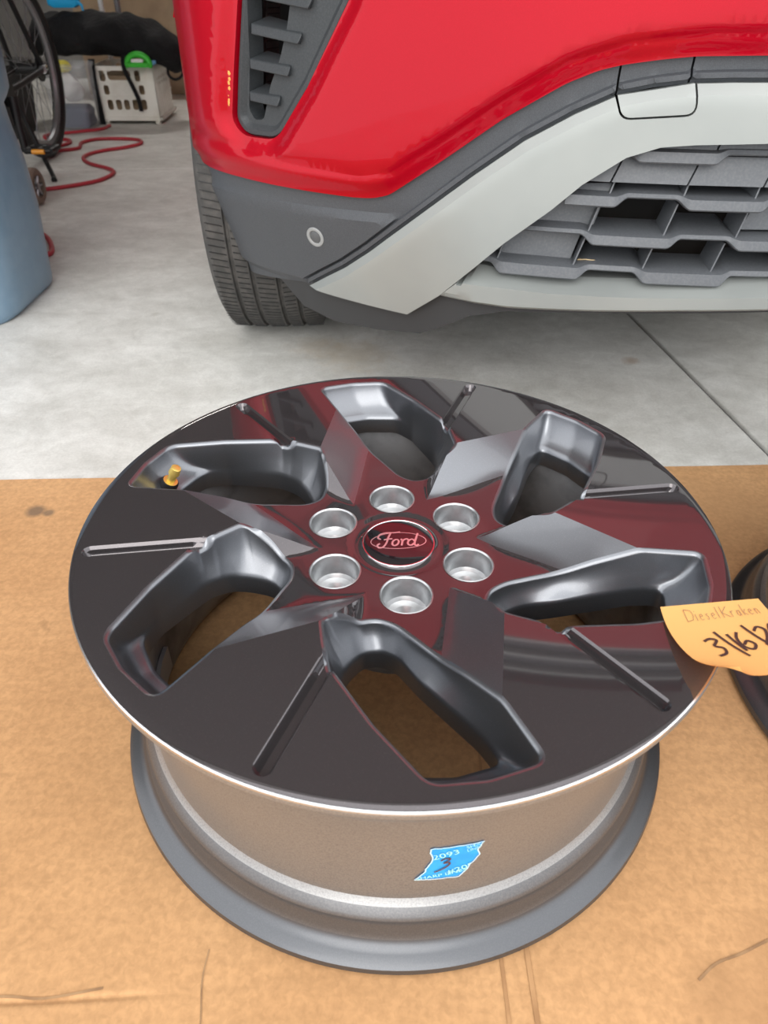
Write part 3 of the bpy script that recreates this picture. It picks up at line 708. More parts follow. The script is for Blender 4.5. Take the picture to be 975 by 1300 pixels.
# charcoal cladding in three lengths, split by the tow-cover seams
def upto(line, u): # interpolate a border at u
    L = np.array(line); i = np.argsort(L[:, 0]); return float(np.interp(u, L[i, 0], L[i, 1]))
def span(line, u0, u1):
    s = [p for p in line if min(u0, u1) < p[0] < max(u0, u1)]; return [(u0, upto(line, u0))]+sorted(s, key=lambda p: (p[0]-u0)*(1 if u1 > u0 else -1))+[(u1, upto(line, u1))]
_su = np.array(sorted(SIL_UP)); 
def above_silver(p): return pdist(p, SIL_UP)*np.sign(p[:, 1]-np.interp(p[:, 0], _su[:, 0], _su[:, 1])+1e-9)
def lin(x, xs, ys): return np.interp(x, xs, ys)
def clad_off(p):
    dz = above_silver(p); k = np.clip((.815-p[:, 0])/.02, 0, 1)
    o = lin(dz, [0, .0045, .0055, .0115, .0135, .05], [-.008, -.006, .001, .001, -.006, -.004])*k + -.004*(1-k)
    o += .008*sstep(-p[:, 1], -.386, -.3715)*sstep(p[:, 0], .578, .647)*(sstep(dz, .0135, .0165))
    return o
ss__ = 1 if offset_open(SIL_UP, .01)[60][1] > offset_open(SIL_UP, 0)[60][1] else -1
CLC = [[tuple(p) for p in offset_open(SIL_UP, ss__*d)] for d in (.0045, .0055, .0115, .0135, .0165)]
SBN = [tuple(p) for p in offset_open(SIL_UP, -ss__*.012)]
CLS = [(1.0823, .358), (.6473, .3715)], [(1.0823, .372), (.6076, .3859)]
def cl(a, dz): return [(u, z+dz) for u, z in a]
k1, k2 = .3282, .2424; sg_ = .0014
patch('cladding', span(RED_LOW, k1+sg_, 1.0273)+[(UEND, .412), (UEND, .22), (1.0523, .2102), (.9046, .2262), (.8104, .2362)]+span(SIL_UP, .8032, k1+sg_), M_clad, clad_off, .015, sharp=22, creases=[[p for p in c if p[0] > k1+.004] for c in CLC]+[list(c) for c in CLS])
patch('cladding', span(RED_LOW, k2+sg_, k1-sg_)+span(SIL_UP, k1-sg_, k2+sg_), M_clad, clad_off, .015, sharp=22, step=.008, creases=[[p for p in c if k2+.003 < p[0] < k1-.003] for c in CLC])
patch('cladding', span(RED_LOW, -.1813, k2-sg_)+span(SIL_UP, k2-sg_, -.1813), M_clad, clad_off, .015, sharp=22, step=.008, creases=[[p for p in c if p[0] < k2-.003] for c in CLC])
# silver skid frame and tow-hook cover
TOW = roundpoly([(k1-.002, upto(SIL_UP, k1-.002)+.0006), (.317, .5303), (.23, .5375), (k2-.006, upto(SIL_UP, k2-.006)+.0006)], [0, .012, .012, 0])
TOWG = roundpoly([(k1+.0006, upto(SIL_UP, k1)+.004), (.3195, .5278), (.2277, .5352), (k2-.0088, upto(SIL_UP, k2)+.004)], [0, .014, .014, 0])
def sil_off(p): return lin(-above_silver(p), [0, .012, .02, .10], [.002, .011, .012, .013])
BEND = [(u+.003, z-.0165) for u, z in SIL_UP[1:]]
SILO = [(.8032, .2352)]+SIL_UP[1:]+SIL_LO[::-1]
def clipgap(): # silver frame with the notch of the tow cover cut out of its upper edge
    up_ = [p for p in SIL_UP if p[0] > k1+.0006]+[(k1+.0006, upto(SIL_UP, k1+.0006))]
    g = [tuple(p) for p in TOWG if p[1] < min(upto(SIL_UP, p[0]), 9)-.0002]
    dn = [(k2-.0088, upto(SIL_UP, k2-.0088))]+[p for p in SIL_UP if p[0] < k2-.009]
    return up_+g+dn+SIL_LO[::-1]
patch('skid_frame', clipgap(), M_silver, sil_off, .022, sharp=14, step=.008, creases=[[p for p in SBN if k1+.004 < p[0] < .775], [p for p in SBN if p[0] < k2-.012]])
patch('tow_hook_cover', TOW, M_silver, sil_off, .012, sharp=14, step=.006, creases=[[p for p in SBN if k2-.002 < p[0] < k1-.006]])
LIPR = [(.5018, .3011), (.4409, .301), (.3704, .2994), (.2569, .3018), (.0472, .3102), (-.1813, .3071)]
_lp = [np.array(sorted(q)) for q in (LIP_UP, LIPR, LIP_LO)]
def lip_off(p):
    zu, zr, zl = [np.interp(p[:, 0], q[:, 0], q[:, 1]) for q in _lp]; z = p[:, 1]
    return np.where(z > zr, .014-.040*np.clip((z-zr)/(zu-zr+1e-6), 0, 1), np.where(z > zl+.006, .014, .014-.010*np.clip((zl+.006-z)/.006, 0, 1)))
patch('front_lip', LIP_UP+LIP_LO[::-1], M_silver, lip_off, .04, creases=[densify(LIPR, .004, False), [(u, z+.006) for u, z in LIP_LO[1:]]], sharp=18, step=.007)
patch('lower_valance', [(.8887, .2266)]+VAL_LO[1:]+cl(LIP_LO[::-1], .004)+[(.5929, .2414), (.7097, .2386), (.803, .2415)], mat('dark_grey_valance', (.040, .041, .043), .6), -.006, .03, step=.012)
# parking sensor
sp_ = S(np.array(.7625), np.array(.3319), .0035); q0 = S(np.array(.7525), np.array(.3319), .0035); q1 = S(np.array(.7625), np.array(.3419), .0035)
ex = Vector(q0-sp_).normalized(); ey = Vector(q1-sp_).normalized(); ez = ey.cross(ex)
if ez.y > 0: ez = -ez
def frame_map(V): return [tuple(Vector(sp_)+ex*v[0]+ey*v[1]+ez*v[2]) for v in V]
V, F = lathe_vf([(.0165, -.004), (.0165, .0012), (.0155, .0022), (.0118, .0022), (.0104, .0010), (.0102, -.004)], 32); sr = mesh('sensor_ring', frame_map(V), F, M_grey if False else mat('light_grey_plastic', (.30, .31, .31), .5), car)
V, F = lathe_vf([(.0100, -.003), (.0098, .0012), (.0088, .0020), (.0001, .0022)], 32); mesh('sensor_face', frame_map(V), F, mat('sensor_dark_grey', (.10, .105, .11), .5), sr)
# side vent: panel with a cavity, and louvres
def vent_off(p):
    d = pdist(p, np.vstack([VENT, VENT[:1]])); return lin(d, [0, .003, .009, .016, .05], [-.009, -.004, -.004, -.012, -.014])
vent = patch('side_vent', [tuple(p) for p in VENT], M_vent, vent_off, .03, [CAV], [np.vstack([q, q[:1]]) for q in [offset_loop(densify(VENT, .005), -d) for d in (.003, .009, .016)]], sharp=18, step=.008)
patch('vent_cavity', [tuple(p) for p in CAV], M_void, -.075, .002, parent=vent, step=.02)
def louvre(a, b, c, d):
    """a,b upper edge left-right; c,d lower edge: a wedge-shaped blade reaching back"""
    def pt(uz, o): return S(np.array(uz[0]), np.array(uz[1]), o)
    A = [pt(a, -.012), pt(b, -.008), pt(d, -.003), pt(c, -.003)]
    a2 = (a[0]-.002, a[1]+.008); b2 = (b[0]+.018, b[1]+.010); V = A+[pt(a2, -.05), pt(b2, -.034), pt((d[0]+.006, d[1]), -.045), pt(c, -.05)]
    F = [(0, 1, 2, 3), (0, 4, 5, 1), (1, 5, 6, 2), (2, 6, 7, 3), (3, 7, 4, 0), (4, 7, 6, 5)]
    o = mesh('louvre', V, F, M_vent, vent, True, 30); bv = o.modifiers.new('bevel', 'BEVEL'); bv.width = .0018; bv.segments = 2
for q in (((.8613, .615), (.7645, .6051), (.8541, .6023), (.7701, .5934)), ((.8712, .5714), (.7877, .5655), (.8626, .5594), (.7915, .5536)), ((.878, .5285), (.8102, .526), (.8688, .5175), (.8144, .5137)),
          ((.8536, .6564), (.7435, .647), (.8426, .6446), (.7504, .6341)), ((.8464, .6987), (.7206, .6887), (.8376, .6869), (.7268, .6761))): louvre(*q)
# lower grille: slats with raised lozenges, dividers, blanking panels, dark duct behind
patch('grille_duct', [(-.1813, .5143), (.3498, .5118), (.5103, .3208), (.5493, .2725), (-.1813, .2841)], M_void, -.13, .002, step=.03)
def slat(zc_, raised, u0, u1, h1=.013, h0=.0075, fwd=-.004, dep=.055, curve=.0):
    us = np.arange(u0, u1+.004, .004); V = []; tr = .016
    for u in us:
        k = 0.
        for (a, b) in raised: k = max(k, float(sstep(u, a-tr, a+tr*.3)*(1-sstep(u, b-tr*.3, b+tr))))
        f = fwd-.010*(1-k); hh = h0+(h1-h0)*k; zt = zc_+.0035*(1-k)+curve*u
        sec = [(zt+.0075*(1-k)+.003, -dep-.03), (zt+.001, f-.012), (zt-.001, f), (zt-hh+.002, f+.003), (zt-hh, f+.001), (zt-hh-.002, f-.02), (zt-hh+.001, -dep-.03)]
        V += [S(np.array(u), np.array(z), o) for z, o in sec]
    n = 7; m_ = len(us); F = [(i*n+j, i*n+(j+1) % n, (i+1)*n+(j+1) % n, (i+1)*n+j) for i in range(m_-1) for j in range(n)]+[tuple(range(n)), tuple(range((m_-1)*n, m_*n))]
    return mesh('grille_slat', V, F, M_grille, car, True, 24)
slat(.492, [(.1815, .2852), (-.0443, .0656)], -.1813, .3147, h1=.015, h0=.008)
slat(.4345, [(.3008, .5103), (.1059, .2062), (-.0991, .0021)], -.1813, .3703, h1=.015)
slat(.3829, [(.2172, .3267), (.0201, .1251), (.4435, .6077)], -.1813, .4322, h1=.015)
slat(.3351, [(.3359, .453), (.1333, .2438), (-.0718, .0382)], -.1813, .4795, h1=.018, h0=.009)
def panel(name, a, b, c, d, o1, o2, m=M_grille):
    """flat blanking plate, corners (u,z) upper a-b and lower d-c"""
    V = [S(np.array(p[0]), np.array(p[1]), o) for p, o in ((a, o1), (b, o1), (c, o2), (d, o2))]; V += [v+np.array([0, .006, 0]) for v in V]
    return mesh(name, V, [(0,1,2,3), (7,6,5,4), (0,4,5,1), (1,5,6,2), (2,6,7,3), (3,7,4,0)], m, car, False)
for (a, b) in ((.3545, .3045), (.3017, .2025), (.1998, .1023), (.0996, .0021), (-.0006, -.0991)):
    panel('blanking_panel', (a-.004, .4841), (b-.004, .4841), (b+.010, .4502), (a+.010, .4502), -.024, -.012)
for (a, b) in ((.3128, .287), (.2842, .1833), (.1806, .084), (.0813, -.0165)): panel('blanking_panel', (a-.004, .5073), (b-.004, .5073), (b+.002, .4906), (a+.002, .4906), -.02, -.016)
panel('blanking_panel', (.3703, .4292), (.3128, .4302), (.3239, .3871), (.434, .3847), -.042, -.036); panel('blanking_panel', (.3946, .4409), (.3082, .4451), (.3082, .4349), (.4152, .4321), -.03, -.025)
panel('blanking_panel', (.4388, .3714), (.3387, .3737), (.3498, .3333), (.4814, .3301), -.046, -.038); panel('blanking_panel', (.0977, .4306), (.0201, .431), (.0292, .3894), (.116, .3889), -.042, -.036)
def rib(u, zt, zb, lean=.012, dep=.075):
    V = []
    for (uu, z, f) in ((u, zt, -.020), (u+lean, zb, -.013)):
        for du in (-.0011, .0011):
            for o in (f, -dep): V.append(S(np.array(uu+du), np.array(z), o))
    F = [(0,1,3,2), (4,6,7,5), (0,4,5,1), (2,3,7,6), (0,2,6,4), (1,5,7,3)]; mesh('grille_rib', V, F, M_grille, car, False)
for u in (.3064, .2071, .1114, .0111): rib(u, .4516, .4312, .006)
for u in (.3202, .2154, .116, .0156): rib(u, .4238, .3811)
for u in (.4454, .3332, .2337, .1369, .0382): rib(u, .3737, .3337)
# small dry leaf caught in the grille
lp = [S(np.array(u), np.array(z), o) for u, z, o in ((.3387, .3373, -.030), (.3267, .3399, -.026), (.3147, .3392, -.026), (.3064, .3375, -.03), (.3147, .3374, -.044), (.3276, .3371, -.046))]
lf = mesh('dry_leaf', lp+[p+np.array([0, .0006, .0012]) for p in lp], [(0,1,2,3,4,5), (11,10,9,8,7,6)]+[(i, (i+1) % 6, (i+1) % 6+6, i+6) for i in range(6)], M_leaf, None, False)
tag(lf, 'small tan dry leaf caught in the lower grille slats of the car', 'leaf')
# orange crumbs stuck along the vent edge
mb = MB()
for i in range(26):
    z = .5544-.0466*random.random(); u = .8975+(.5544-z)*.2232+random.uniform(-.0008, .0012); c = S(np.array(u), np.array(z), .0050); s_ = random.uniform(.0012, .0024)
    bmx = bmesh.new(); bmesh.ops.create_icosphere(bmx, subdivisions=1, radius=s_); mb.add([tuple(np.array(v.co)*np.array([1, .7, 1.3])*random.uniform(.8, 1.2)+c) for v in bmx.verts], [tuple(v.index for v in f.verts) for f in bmx.faces]); bmx.free()
tag(mb.build('mud_crumbs', M_mud, None, False), 'dried orange crumbs along the edge of the bumper vent', 'dirt', kind='stuff')

# upper front, seen in the reflections of the wheel: grille bars, lamp, bonnet, body
patch('upper_grille', [(-1.0, .985), (.62, .975), (.66, 1.15), (-1.0, 1.17)], M_grille, -.03, .02, step=.03)
for zb in (1.02, 1.075, 1.13):
    V = []; us = np.arange(-.60, .605, .03)
    for u in us: V += [S(np.array(u), np.array(zb+dz), o) for dz, o in ((-.004, -.03), (-.004, -.014), (.004, -.012), (.004, -.03))]
    mesh('grille_bar', V, [(i*4+j, i*4+(j+1) % 4, (i+1)*4+(j+1) % 4, (i+1)*4+j) for i in range(len(us)-1) for j in range(4)], M_silver, car)
for sgn in (1, -1):
    patch('headlamp', [(sgn*a, b) for a, b in ((.67, .97), (UEND, .935), (UEND, 1.06), (.70, 1.13))], M_glass, -.01, .02, step=.03)
def bonnet():
    V = []; us = np.linspace(-1.06, 1.06, 41)
    prof = ((0., 1.152, -.006), (.04, 1.172, 0), (.25, 1.20, 0), (.7, 1.235, 0), (1.15, 1.26, 0))
    for (dy, z, o) in prof:
        for u in us:
            p = S(np.array(u), np.array(1.0), o); k = min(1, dy/.7)
            V.append((.6+(p[0]-.6)*(1-.02*k), p[1]*(1-k)+.62*k+dy, z-.05*abs(u)**2.5))
    n = len(us); return mesh('bonnet', V, [(j*n+i, j*n+i+1, (j+1)*n+i+1, (j+1)*n+i) for j in range(len(prof)-1) for i in range(n-1)], M_red, car)
bonnet()
def extrude_x(name, poly, x0, x1, m, x0b=None, x1b=None):
    n = len(poly); V = [(x0, y, z) for y, z in poly]+[(x1, y, z) for y, z in poly]
    F = [tuple(range(n)), tuple(range(2*n-1, n-1, -1))]+[(i, (i+1) % n, n+(i+1) % n, n+i) for i in range(n)]
    return mesh(name, V, F, m, car, True, 30)
TY, TR_ = 1.145, .338
def side(y0=1.0): # fender and door skin, with both arches
    P = [(.98, .62)]+[(TY+.385*math.cos(a), .34+.385*math.sin(a)) for a in np.linspace(R(135), R(-5), 16)]
    P += [(1.62, .26), (3.45, .26)]+[(3.92+.385*math.cos(a), .34+.385*math.sin(a)) for a in np.linspace(R(190), R(-5), 18)]+[(4.4, .35), (5.05, .45), (5.08, .95), (4.9, 1.05), (1.9, 1.06), (.90, .98), (.88, .70)]
    return P
for (a, b) in ((-.366, -.33), (1.53, 1.566)): extrude_x('body_side', side(), a, b, M_red)
extrude_x('cabin', [(1.75, 1.05), (2.55, 1.62), (4.6, 1.64), (5.0, 1.05)], -.22, 1.42, M_glass)
extrude_x('roof', [(2.5, 1.62), (2.7, 1.68), (4.5, 1.69), (4.68, 1.63)], -.2, 1.4, M_red)
extrude_x('underbody', [(1.62, .22), (1.62, .95), (4.9, .95), (4.9, .30), (3.3, .22)], -.12, 1.32, M_void)
extrude_x('front_bulkhead', [(.80, .26), (.80, .90), (1.62, .95), (1.62, .22)], .08, 1.12, M_void)
# tyre: carcass, shoulder blocks and ribs between circumferential grooves
def tyre(cx, cy, wd=.222, blocks=True):
    r = TR_; h = wd/2
    prof = [(.225, -h+.02), (.235, -h+.004), (.28, -h-.004), (.312, -h+.002), (.328, -h+.012)]
    x = -h+.012; out = list(prof)
    ribs = [(-.094, -.064), (-.055, -.029), (-.020, .020), (.029, .055), (.064, .094)]
    crown = lambda q: r-.006*(abs(q)/h)**2.2
    for i, (a, b) in enumerate(ribs):
        if i: out += [(crown(a)-.007, a-.002)]
        out += [(crown(a)-.001, a), (crown((a+b)/2), (a+b)/2), (crown(b)-.001, b)]
        if i < 4: out += [(crown(b)-.007, b+.002)]
    out += [(a, -b) for a, b in prof[::-1]]
    V, F = lathe_vf(out, 120, False, 'x'); t = mesh('tyre', [(a, b, c) for a, b, c in V], F, M_tyre, car, True, 25)
    t.location = (cx, cy, r); t.rotation_euler = (0, 0, R(2))
    if blocks: # sipes: shallow dark cuts across the shoulder and ribs
        mb = MB()
        for i in range(150):
            a = 2*PI*i/150; 
            for (x0, x1, sl) in ((-.098, -.066, .05), (.066, .098, -.05), (-.053, -.031, .03), (.031, .053, -.03), (-.017, .017, .04)):
                q = []
                for (xx, aa) in ((x0, a), (x1, a+sl*.35), (x1, a+sl*.35+.0045), (x0, a+.0045)):
                    rr = crown(xx)-.0002 if abs(xx) < .09 else crown(xx)+.0006; q.append((xx, rr*math.cos(aa), rr*math.sin(aa)))
                for p in list(q): pass
                mb.add(q+[(x_, y_*1.0025, z_*1.0025) for x_, y_, z_ in q], [(4, 5, 6, 7), (0, 1, 5, 4), (1, 2, 6, 5), (2, 3, 7, 6), (3, 0, 4, 7)])
        s = mb.build('sipes', M_black, t, False); s['kind'] = 'stuff'
    mesh('wheel_disc', *lathe_vf([(.226, -.06), (.20, -.03), (.10, -.045), (.001, -.05)], 40, False, 'x'), M_grey, t)
    return t
t1 = tyre(-.2605, TY); t2 = t1.copy(); 
for (x, y) in ((1.46, TY), (-.2605, 3.92), (1.46, 3.92)): tyre(x, y, blocks=False)
bpy.data.objects.remove(t2)


# ================================================================== BEHIND: bin, bicycle, hose, crate, tub, bags
def rrect(hx, hy, r, n=6):
    P = []
    for (sx_, sy_, a0) in ((1, 1, 0), (-1, 1, 90), (-1, -1, 180), (1, -1, 270)):
        for k in range(n+1): a = R(a0+90*k/n); P.append((sx_*(hx-r)+r*math.cos(a), sy_*(hy-r)+r*math.sin(a)))
    return P
def loft(name, secs, m, parent=None, sharp=40., capb=True, capt=True):
    """secs: list of (z, cx, cy, hx, hy, r)"""
    V = []; n = None
    for (z, cx, cy, hx, hy, r) in secs:
        P = rrect(hx, hy, r); n = len(P); V += [(cx+x, cy+y, z) for x, y in P]
    F = [(i*n+j, i*n+(j+1) % n, (i+1)*n+(j+1) % n, (i+1)*n+j) for i in range(len(secs)-1) for j in range(n)]
    if capb: F.append(tuple(range(n-1, -1, -1)))
    if capt: F.append(tuple(range((len(secs)-1)*n, len(secs)*n)))
    return mesh(name, V, F, m, parent, True, sharp)
def make_bin():
    X, Y = -1.10, 1.22
    t = thing('garbage_bin', 'large blue-grey plastic wheelie bin at the left edge', 'bin', (X, Y, 0))
    KZ = [(0, .78, .6), (.006, .83, .8), (.02, .87, .95), (.05, .885, 1), (.10, .90, 1), (.2, .93, 1), (.3, .92, 1), (.38, .885, 1), (.425, .875, 1), (.44, .92, 1), (.455, .955, 1), (.5, .968, 1), (.55, .975, 1), (.70, .985, 1), (.90, 1.0, 1)]
    loft('body', [(z, 0, 0, .235*k, .235*k, .15*k*f) for z, k, f in KZ], M_bin, t, 60, True, False)
    loft('rim', [(.88, 0, 0, .245, .245, .15), (.915, 0, 0, .248, .248, .15), (.915, 0, 0, .23, .23, .14)], M_bin, t, 30, False, False)
    loft('lid', [(.916, 0, 0, .26, .26, .16), (.94, 0, 0, .26, .26, .16), (.97, 0, 0, .22, .22, .14), (.98, 0, 0, .15, .15, .1)], M_bin, t, 40)
    for sy in (-1, 1): box('lid_hinge', M_bin, t, -.29, -.24, sy*.10-.03, sy*.10+.03, .89, .95, .008)
    for sy in (-1, 1):
        V, F = lathe_vf([(.001, -.025), (.08, -.025), (.10, -.018), (.10, .018), (.08, .025), (.001, .025)], 28); mesh('wheel', [(x-.235, z+sy*.10, y+.10) for x, y, z in V], F, M_black, t)
make_bin()

def make_bike():
    t = thing('bicycle', 'black bicycle standing behind the blue-grey bin', 'bicycle', (-1.503, 2.90, 0), 0)
    f = np.array([.05, -1, 0]); f /= np.linalg.norm(f); sd_ = np.array([1, .05, 0]); sd_ /= np.linalg.norm(sd_)
    def P(a, b, z): return tuple(f*a+sd_*b+np.array([0, 0, z]))
    def bikewheel(a0, nm):
        V = []; F = []; n, k = 64, 10; c = .335
        for i in range(n):
            an = 2*PI*i/n
            for j in range(k):
                q = 2*PI*j/k; rr = .306+.027*math.cos(q); V.append(P(a0+rr*math.cos(an), .027*math.sin(q), c+rr*math.sin(an)))
        for i in range(n):
            for j in range(k): F.append((i*k+j, i*k+(j+1) % k, ((i+1) % n)*k+(j+1) % k, ((i+1) % n)*k+j))
        w_ = mesh(nm, V, F, M_black, t)
        V = []; F = []
        for i in range(n):
            an = 2*PI*i/n
            for (rr, b) in ((.284, -.014), (.268, -.010), (.262, 0), (.268, .010), (.284, .014)): V.append(P(a0+rr*math.cos(an), b, c+rr*math.sin(an)))
        for i in range(n):
            for j in range(4): F.append((i*5+j, i*5+j+1, ((i+1) % n)*5+j+1, ((i+1) % n)*5+j))
        mesh('rim', V, F, M_grey, w_)
        MB().tube([P(a0, -.06, c), P(a0, .075, c)], .022, 14).tube([P(a0, .045, c), P(a0, .052, c)], .045, 18).build('hub', M_black, w_)
        for i in range(28):
            an = 2*PI*i/28; s1 = 1 if i % 2 else -1; a2 = an+.35*(1 if i % 4 < 2 else -1)
            MB().tube([P(a0+.03*math.cos(a2), s1*.028, c+.03*math.sin(a2)), P(a0+.265*math.cos(an), s1*.004, c+.265*math.sin(an))], .0014, 5).build('spoke', M_grey, w_)
        return w_
    bikewheel(0, 'rear_wheel'); bikewheel(1.06, 'front_wheel')
    fr = MB()
    for b in (-.06, .06):
        fr.tube([P(0, b, .335), P(.20, b*.9, .315), P(.42, b*.6, .29)], .013, 10); fr.tube([P(0, b, .335), P(.20, b*.5, .72)], .010, 10)
        fr.tube([P(1.06, b, .335), P(1.0, b, .68), P(.96, b*.4, .74)], .015, 10)
    fr.tube([P(.45, 0, .29), P(.20, 0, .80)], .019, 12); fr.tube([P(.45, 0, .29), P(.93, 0, .74)], .026, 12); fr.tube([P(.22, 0, .74), P(.91, 0, .80)], .020, 12); fr.tube([P(.96, 0, .70), P(.90, 0, .92)], .020, 12)
    fr.build('frame', M_black, t)
    MB().tube([P(.45, -.07, .29), P(.45, .075, .29)], .032, 16).tube([P(.45, .055, .29), P(.45, .062, .29)], .095, 28).build('chainring', M_black, t)
    MB().tube([P(0, .066, .34), P(.03, .070, .335)], .016, 10).build('axle_nut', M_chrome, t)
    for (b, a1, z1) in ((.085, .49, .125), (-.085, .41, .455)):
        MB().tube([P(.45, b, .29), P((.45+a1)/2, b+.004*np.sign(b), (.29+z1)/2), P(a1, b+.012*np.sign(b), z1)], [.018, .015, .014], 10).build('crank_arm', M_black, t)
        s1 = np.sign(b); mb = MB()
        for (aa, ) in ((-.04,), (.04,)): mb.tube([P(a1+aa, b+s1*.03, z1), P(a1+aa, b+s1*.12, z1)], .010, 8)
        mb.tube([P(a1, b, z1), P(a1, b+s1*.125, z1)], .011, 10)
        for bb in (.03, .075, .12): mb.tube([P(a1-.045, b+s1*bb, z1), P(a1+.045, b+s1*bb, z1)], .010, 8)
        pd = mb.build('pedal', M_black, t)
        MB().tube([P(a1+.051, b+s1*.055, z1), P(a1+.051, b+s1*.100, z1)], .0085, 8).build('amber_reflector', M_amber, pd)
    MB().tube([P(.30, .03, .29), P(.36, .10, .10), P(.42, .15, .012), P(.45, .16, .008)], [.010, .009, .009, .011], 10).build('kickstand', M_black, t)
    loft('saddle', [(.86, .018*0, 0, .06, .10, .05), (.88, 0, 0, .075, .13, .06), (.91, 0, 0, .07, .13, .06)], M_black, t).location = P(.17, 0, 0)
    MB().tube([P(.20, 0, .80), P(.175, 0, .87)], .014, 10).build('seat_post', M_black, t)
    MB().tube(catmull([P(.84, -.31, .98), P(.90, -.15, .94), P(.90, 0, .92), P(.90, .15, .94), P(.84, .31, .98)], 5), .013, 10).build('handlebar', M_black, t)
make_bike()

def make_dolly():
    t = thing('hand_dolly', 'low dolly with small tan-tyred wheel beside the bin', 'dolly', (-1.252, 2.13, 0))
    def wheel_at(x, y):
        V, F = lathe_vf([(.036, -.017), (.052, -.017), (.0595, -.010), (.0605, 0), (.0595, .010), (.052, .017), (.036, .017)], 36, True, 'x'); ty = mesh('caster_tyre', [(a+x, b+y, c+.0605) for a, b, c in V], F, M_tan, t)
        mb = MB(); mb.add([(a+x, b+y, c+.0605) for a, b, c in lathe_vf([(.001, .016), (.011, .016), (.012, -.010)], 20, False, 'x')[0]], lathe_vf([(.001, .016), (.011, .016), (.012, -.010)], 20, False, 'x')[1])
        for k in range(6):
            a = 2*PI*k/6; mb.tube([(x+.010, y+.009*math.cos(a), .0605+.009*math.sin(a)), (x+.010, y+.038*math.cos(a), .0605+.038*math.sin(a))], .005, 6)
        mb.build('spoked_hub', M_grey, ty)
        MB().tube([(x-.02, y, .0605), (x-.06, y, .0605)], .010, 8).build('axle', M_black, t)
    wheel_at(.0, 0); wheel_at(-.0, -.42)
    box('deck', M_black, t, -.145, -.05, -.50, .06, .075, .105, .006); box('side_rail', M_teal, t, -.055, -.035, -.50, .065, .085, .120, .004)
    box('axle_bracket', M_black, t, -.075, -.035, -.03, .03, .04, .08, .003); box('axle_bracket', M_black, t, -.075, -.035, -.45, -.39, .04, .08, .003)
make_dolly()

HZ = .0075
hp = [(-1.478, 3.66), (-1.49, 3.56), (-1.58, 3.48), (-1.70, 3.38), (-1.66, 3.28), (-1.56, 3.27), (-1.525, 3.19), (-1.56, 3.10), (-1.66, 3.06), (-1.60, 3.00), (-1.502, 3.023), (-1.442, 3.079), (-1.468, 3.20), (-1.43, 3.29), (-1.33, 3.311), (-1.225, 3.285), (-1.187, 3.20), (-1.232, 3.107), (-1.30, 3.04), (-1.346, 2.96), (-1.346, 2.864), (-1.28, 2.758), (-1.161, 2.655), (-1.128, 2.575), (-1.145, 2.47), (-1.203, 2.392), (-1.285, 2.325), (-1.40, 2.26), (-1.46, 2.12), (-1.36, 1.95), (-1.20, 1.85), (-1.089, 1.75), (-1.035, 1.666), (-1.000, 1.575), (-1.03, 1.545), (-1.10, 1.60), (-1.25, 1.62)]
hp = [p for p in hp if True]
ho = mesh('air_hose', *tube_vf([(x, y, HZ) for x, y in catmull(hp, 8)], .0075, 10), M_hose)
tag(ho, 'red rubber air hose snaking over the concrete floor by the crate', 'hose')

def wall_with_holes(name, w_, h_, holes, th, m, parent, M4):
    """upright plate in local x,z with holes; M4 maps (x, y, z)"""
    O = np.array([(0, 0), (w_, 0), (w_, h_), (0, h_)], float); H = [roundpoly([(a, b), (c, b), (c, d), (a, d)], min(c-a, d-b)*.4, 4) for a, b, c, d in holes]
    V2, T = cdt(np.zeros((0, 2)), [densify(O, .05)]+H); C = V2[T].mean(1); ok = np.ones(len(T), bool)
    for h in H: ok &= ~inpoly(C, h)
    T = T[ok]; n = len(V2); V = [M4(x, 0, z) for x, z in V2]+[M4(x, th, z) for x, z in V2]; F = [tuple(t) for t in T]+[tuple(i+n for i in t[::-1]) for t in T]
    cnt = {}
    for t in T:
        for a, b in ((t[0], t[1]), (t[1], t[2]), (t[2], t[0])): cnt.setdefault((min(a, b), max(a, b)), []).append((a, b))
    F += [(v[0][0], v[0][1], v[0][1]+n, v[0][0]+n) for v in cnt.values() if len(v) == 1]
    return mesh(name, V, F, m, parent, True, 30)
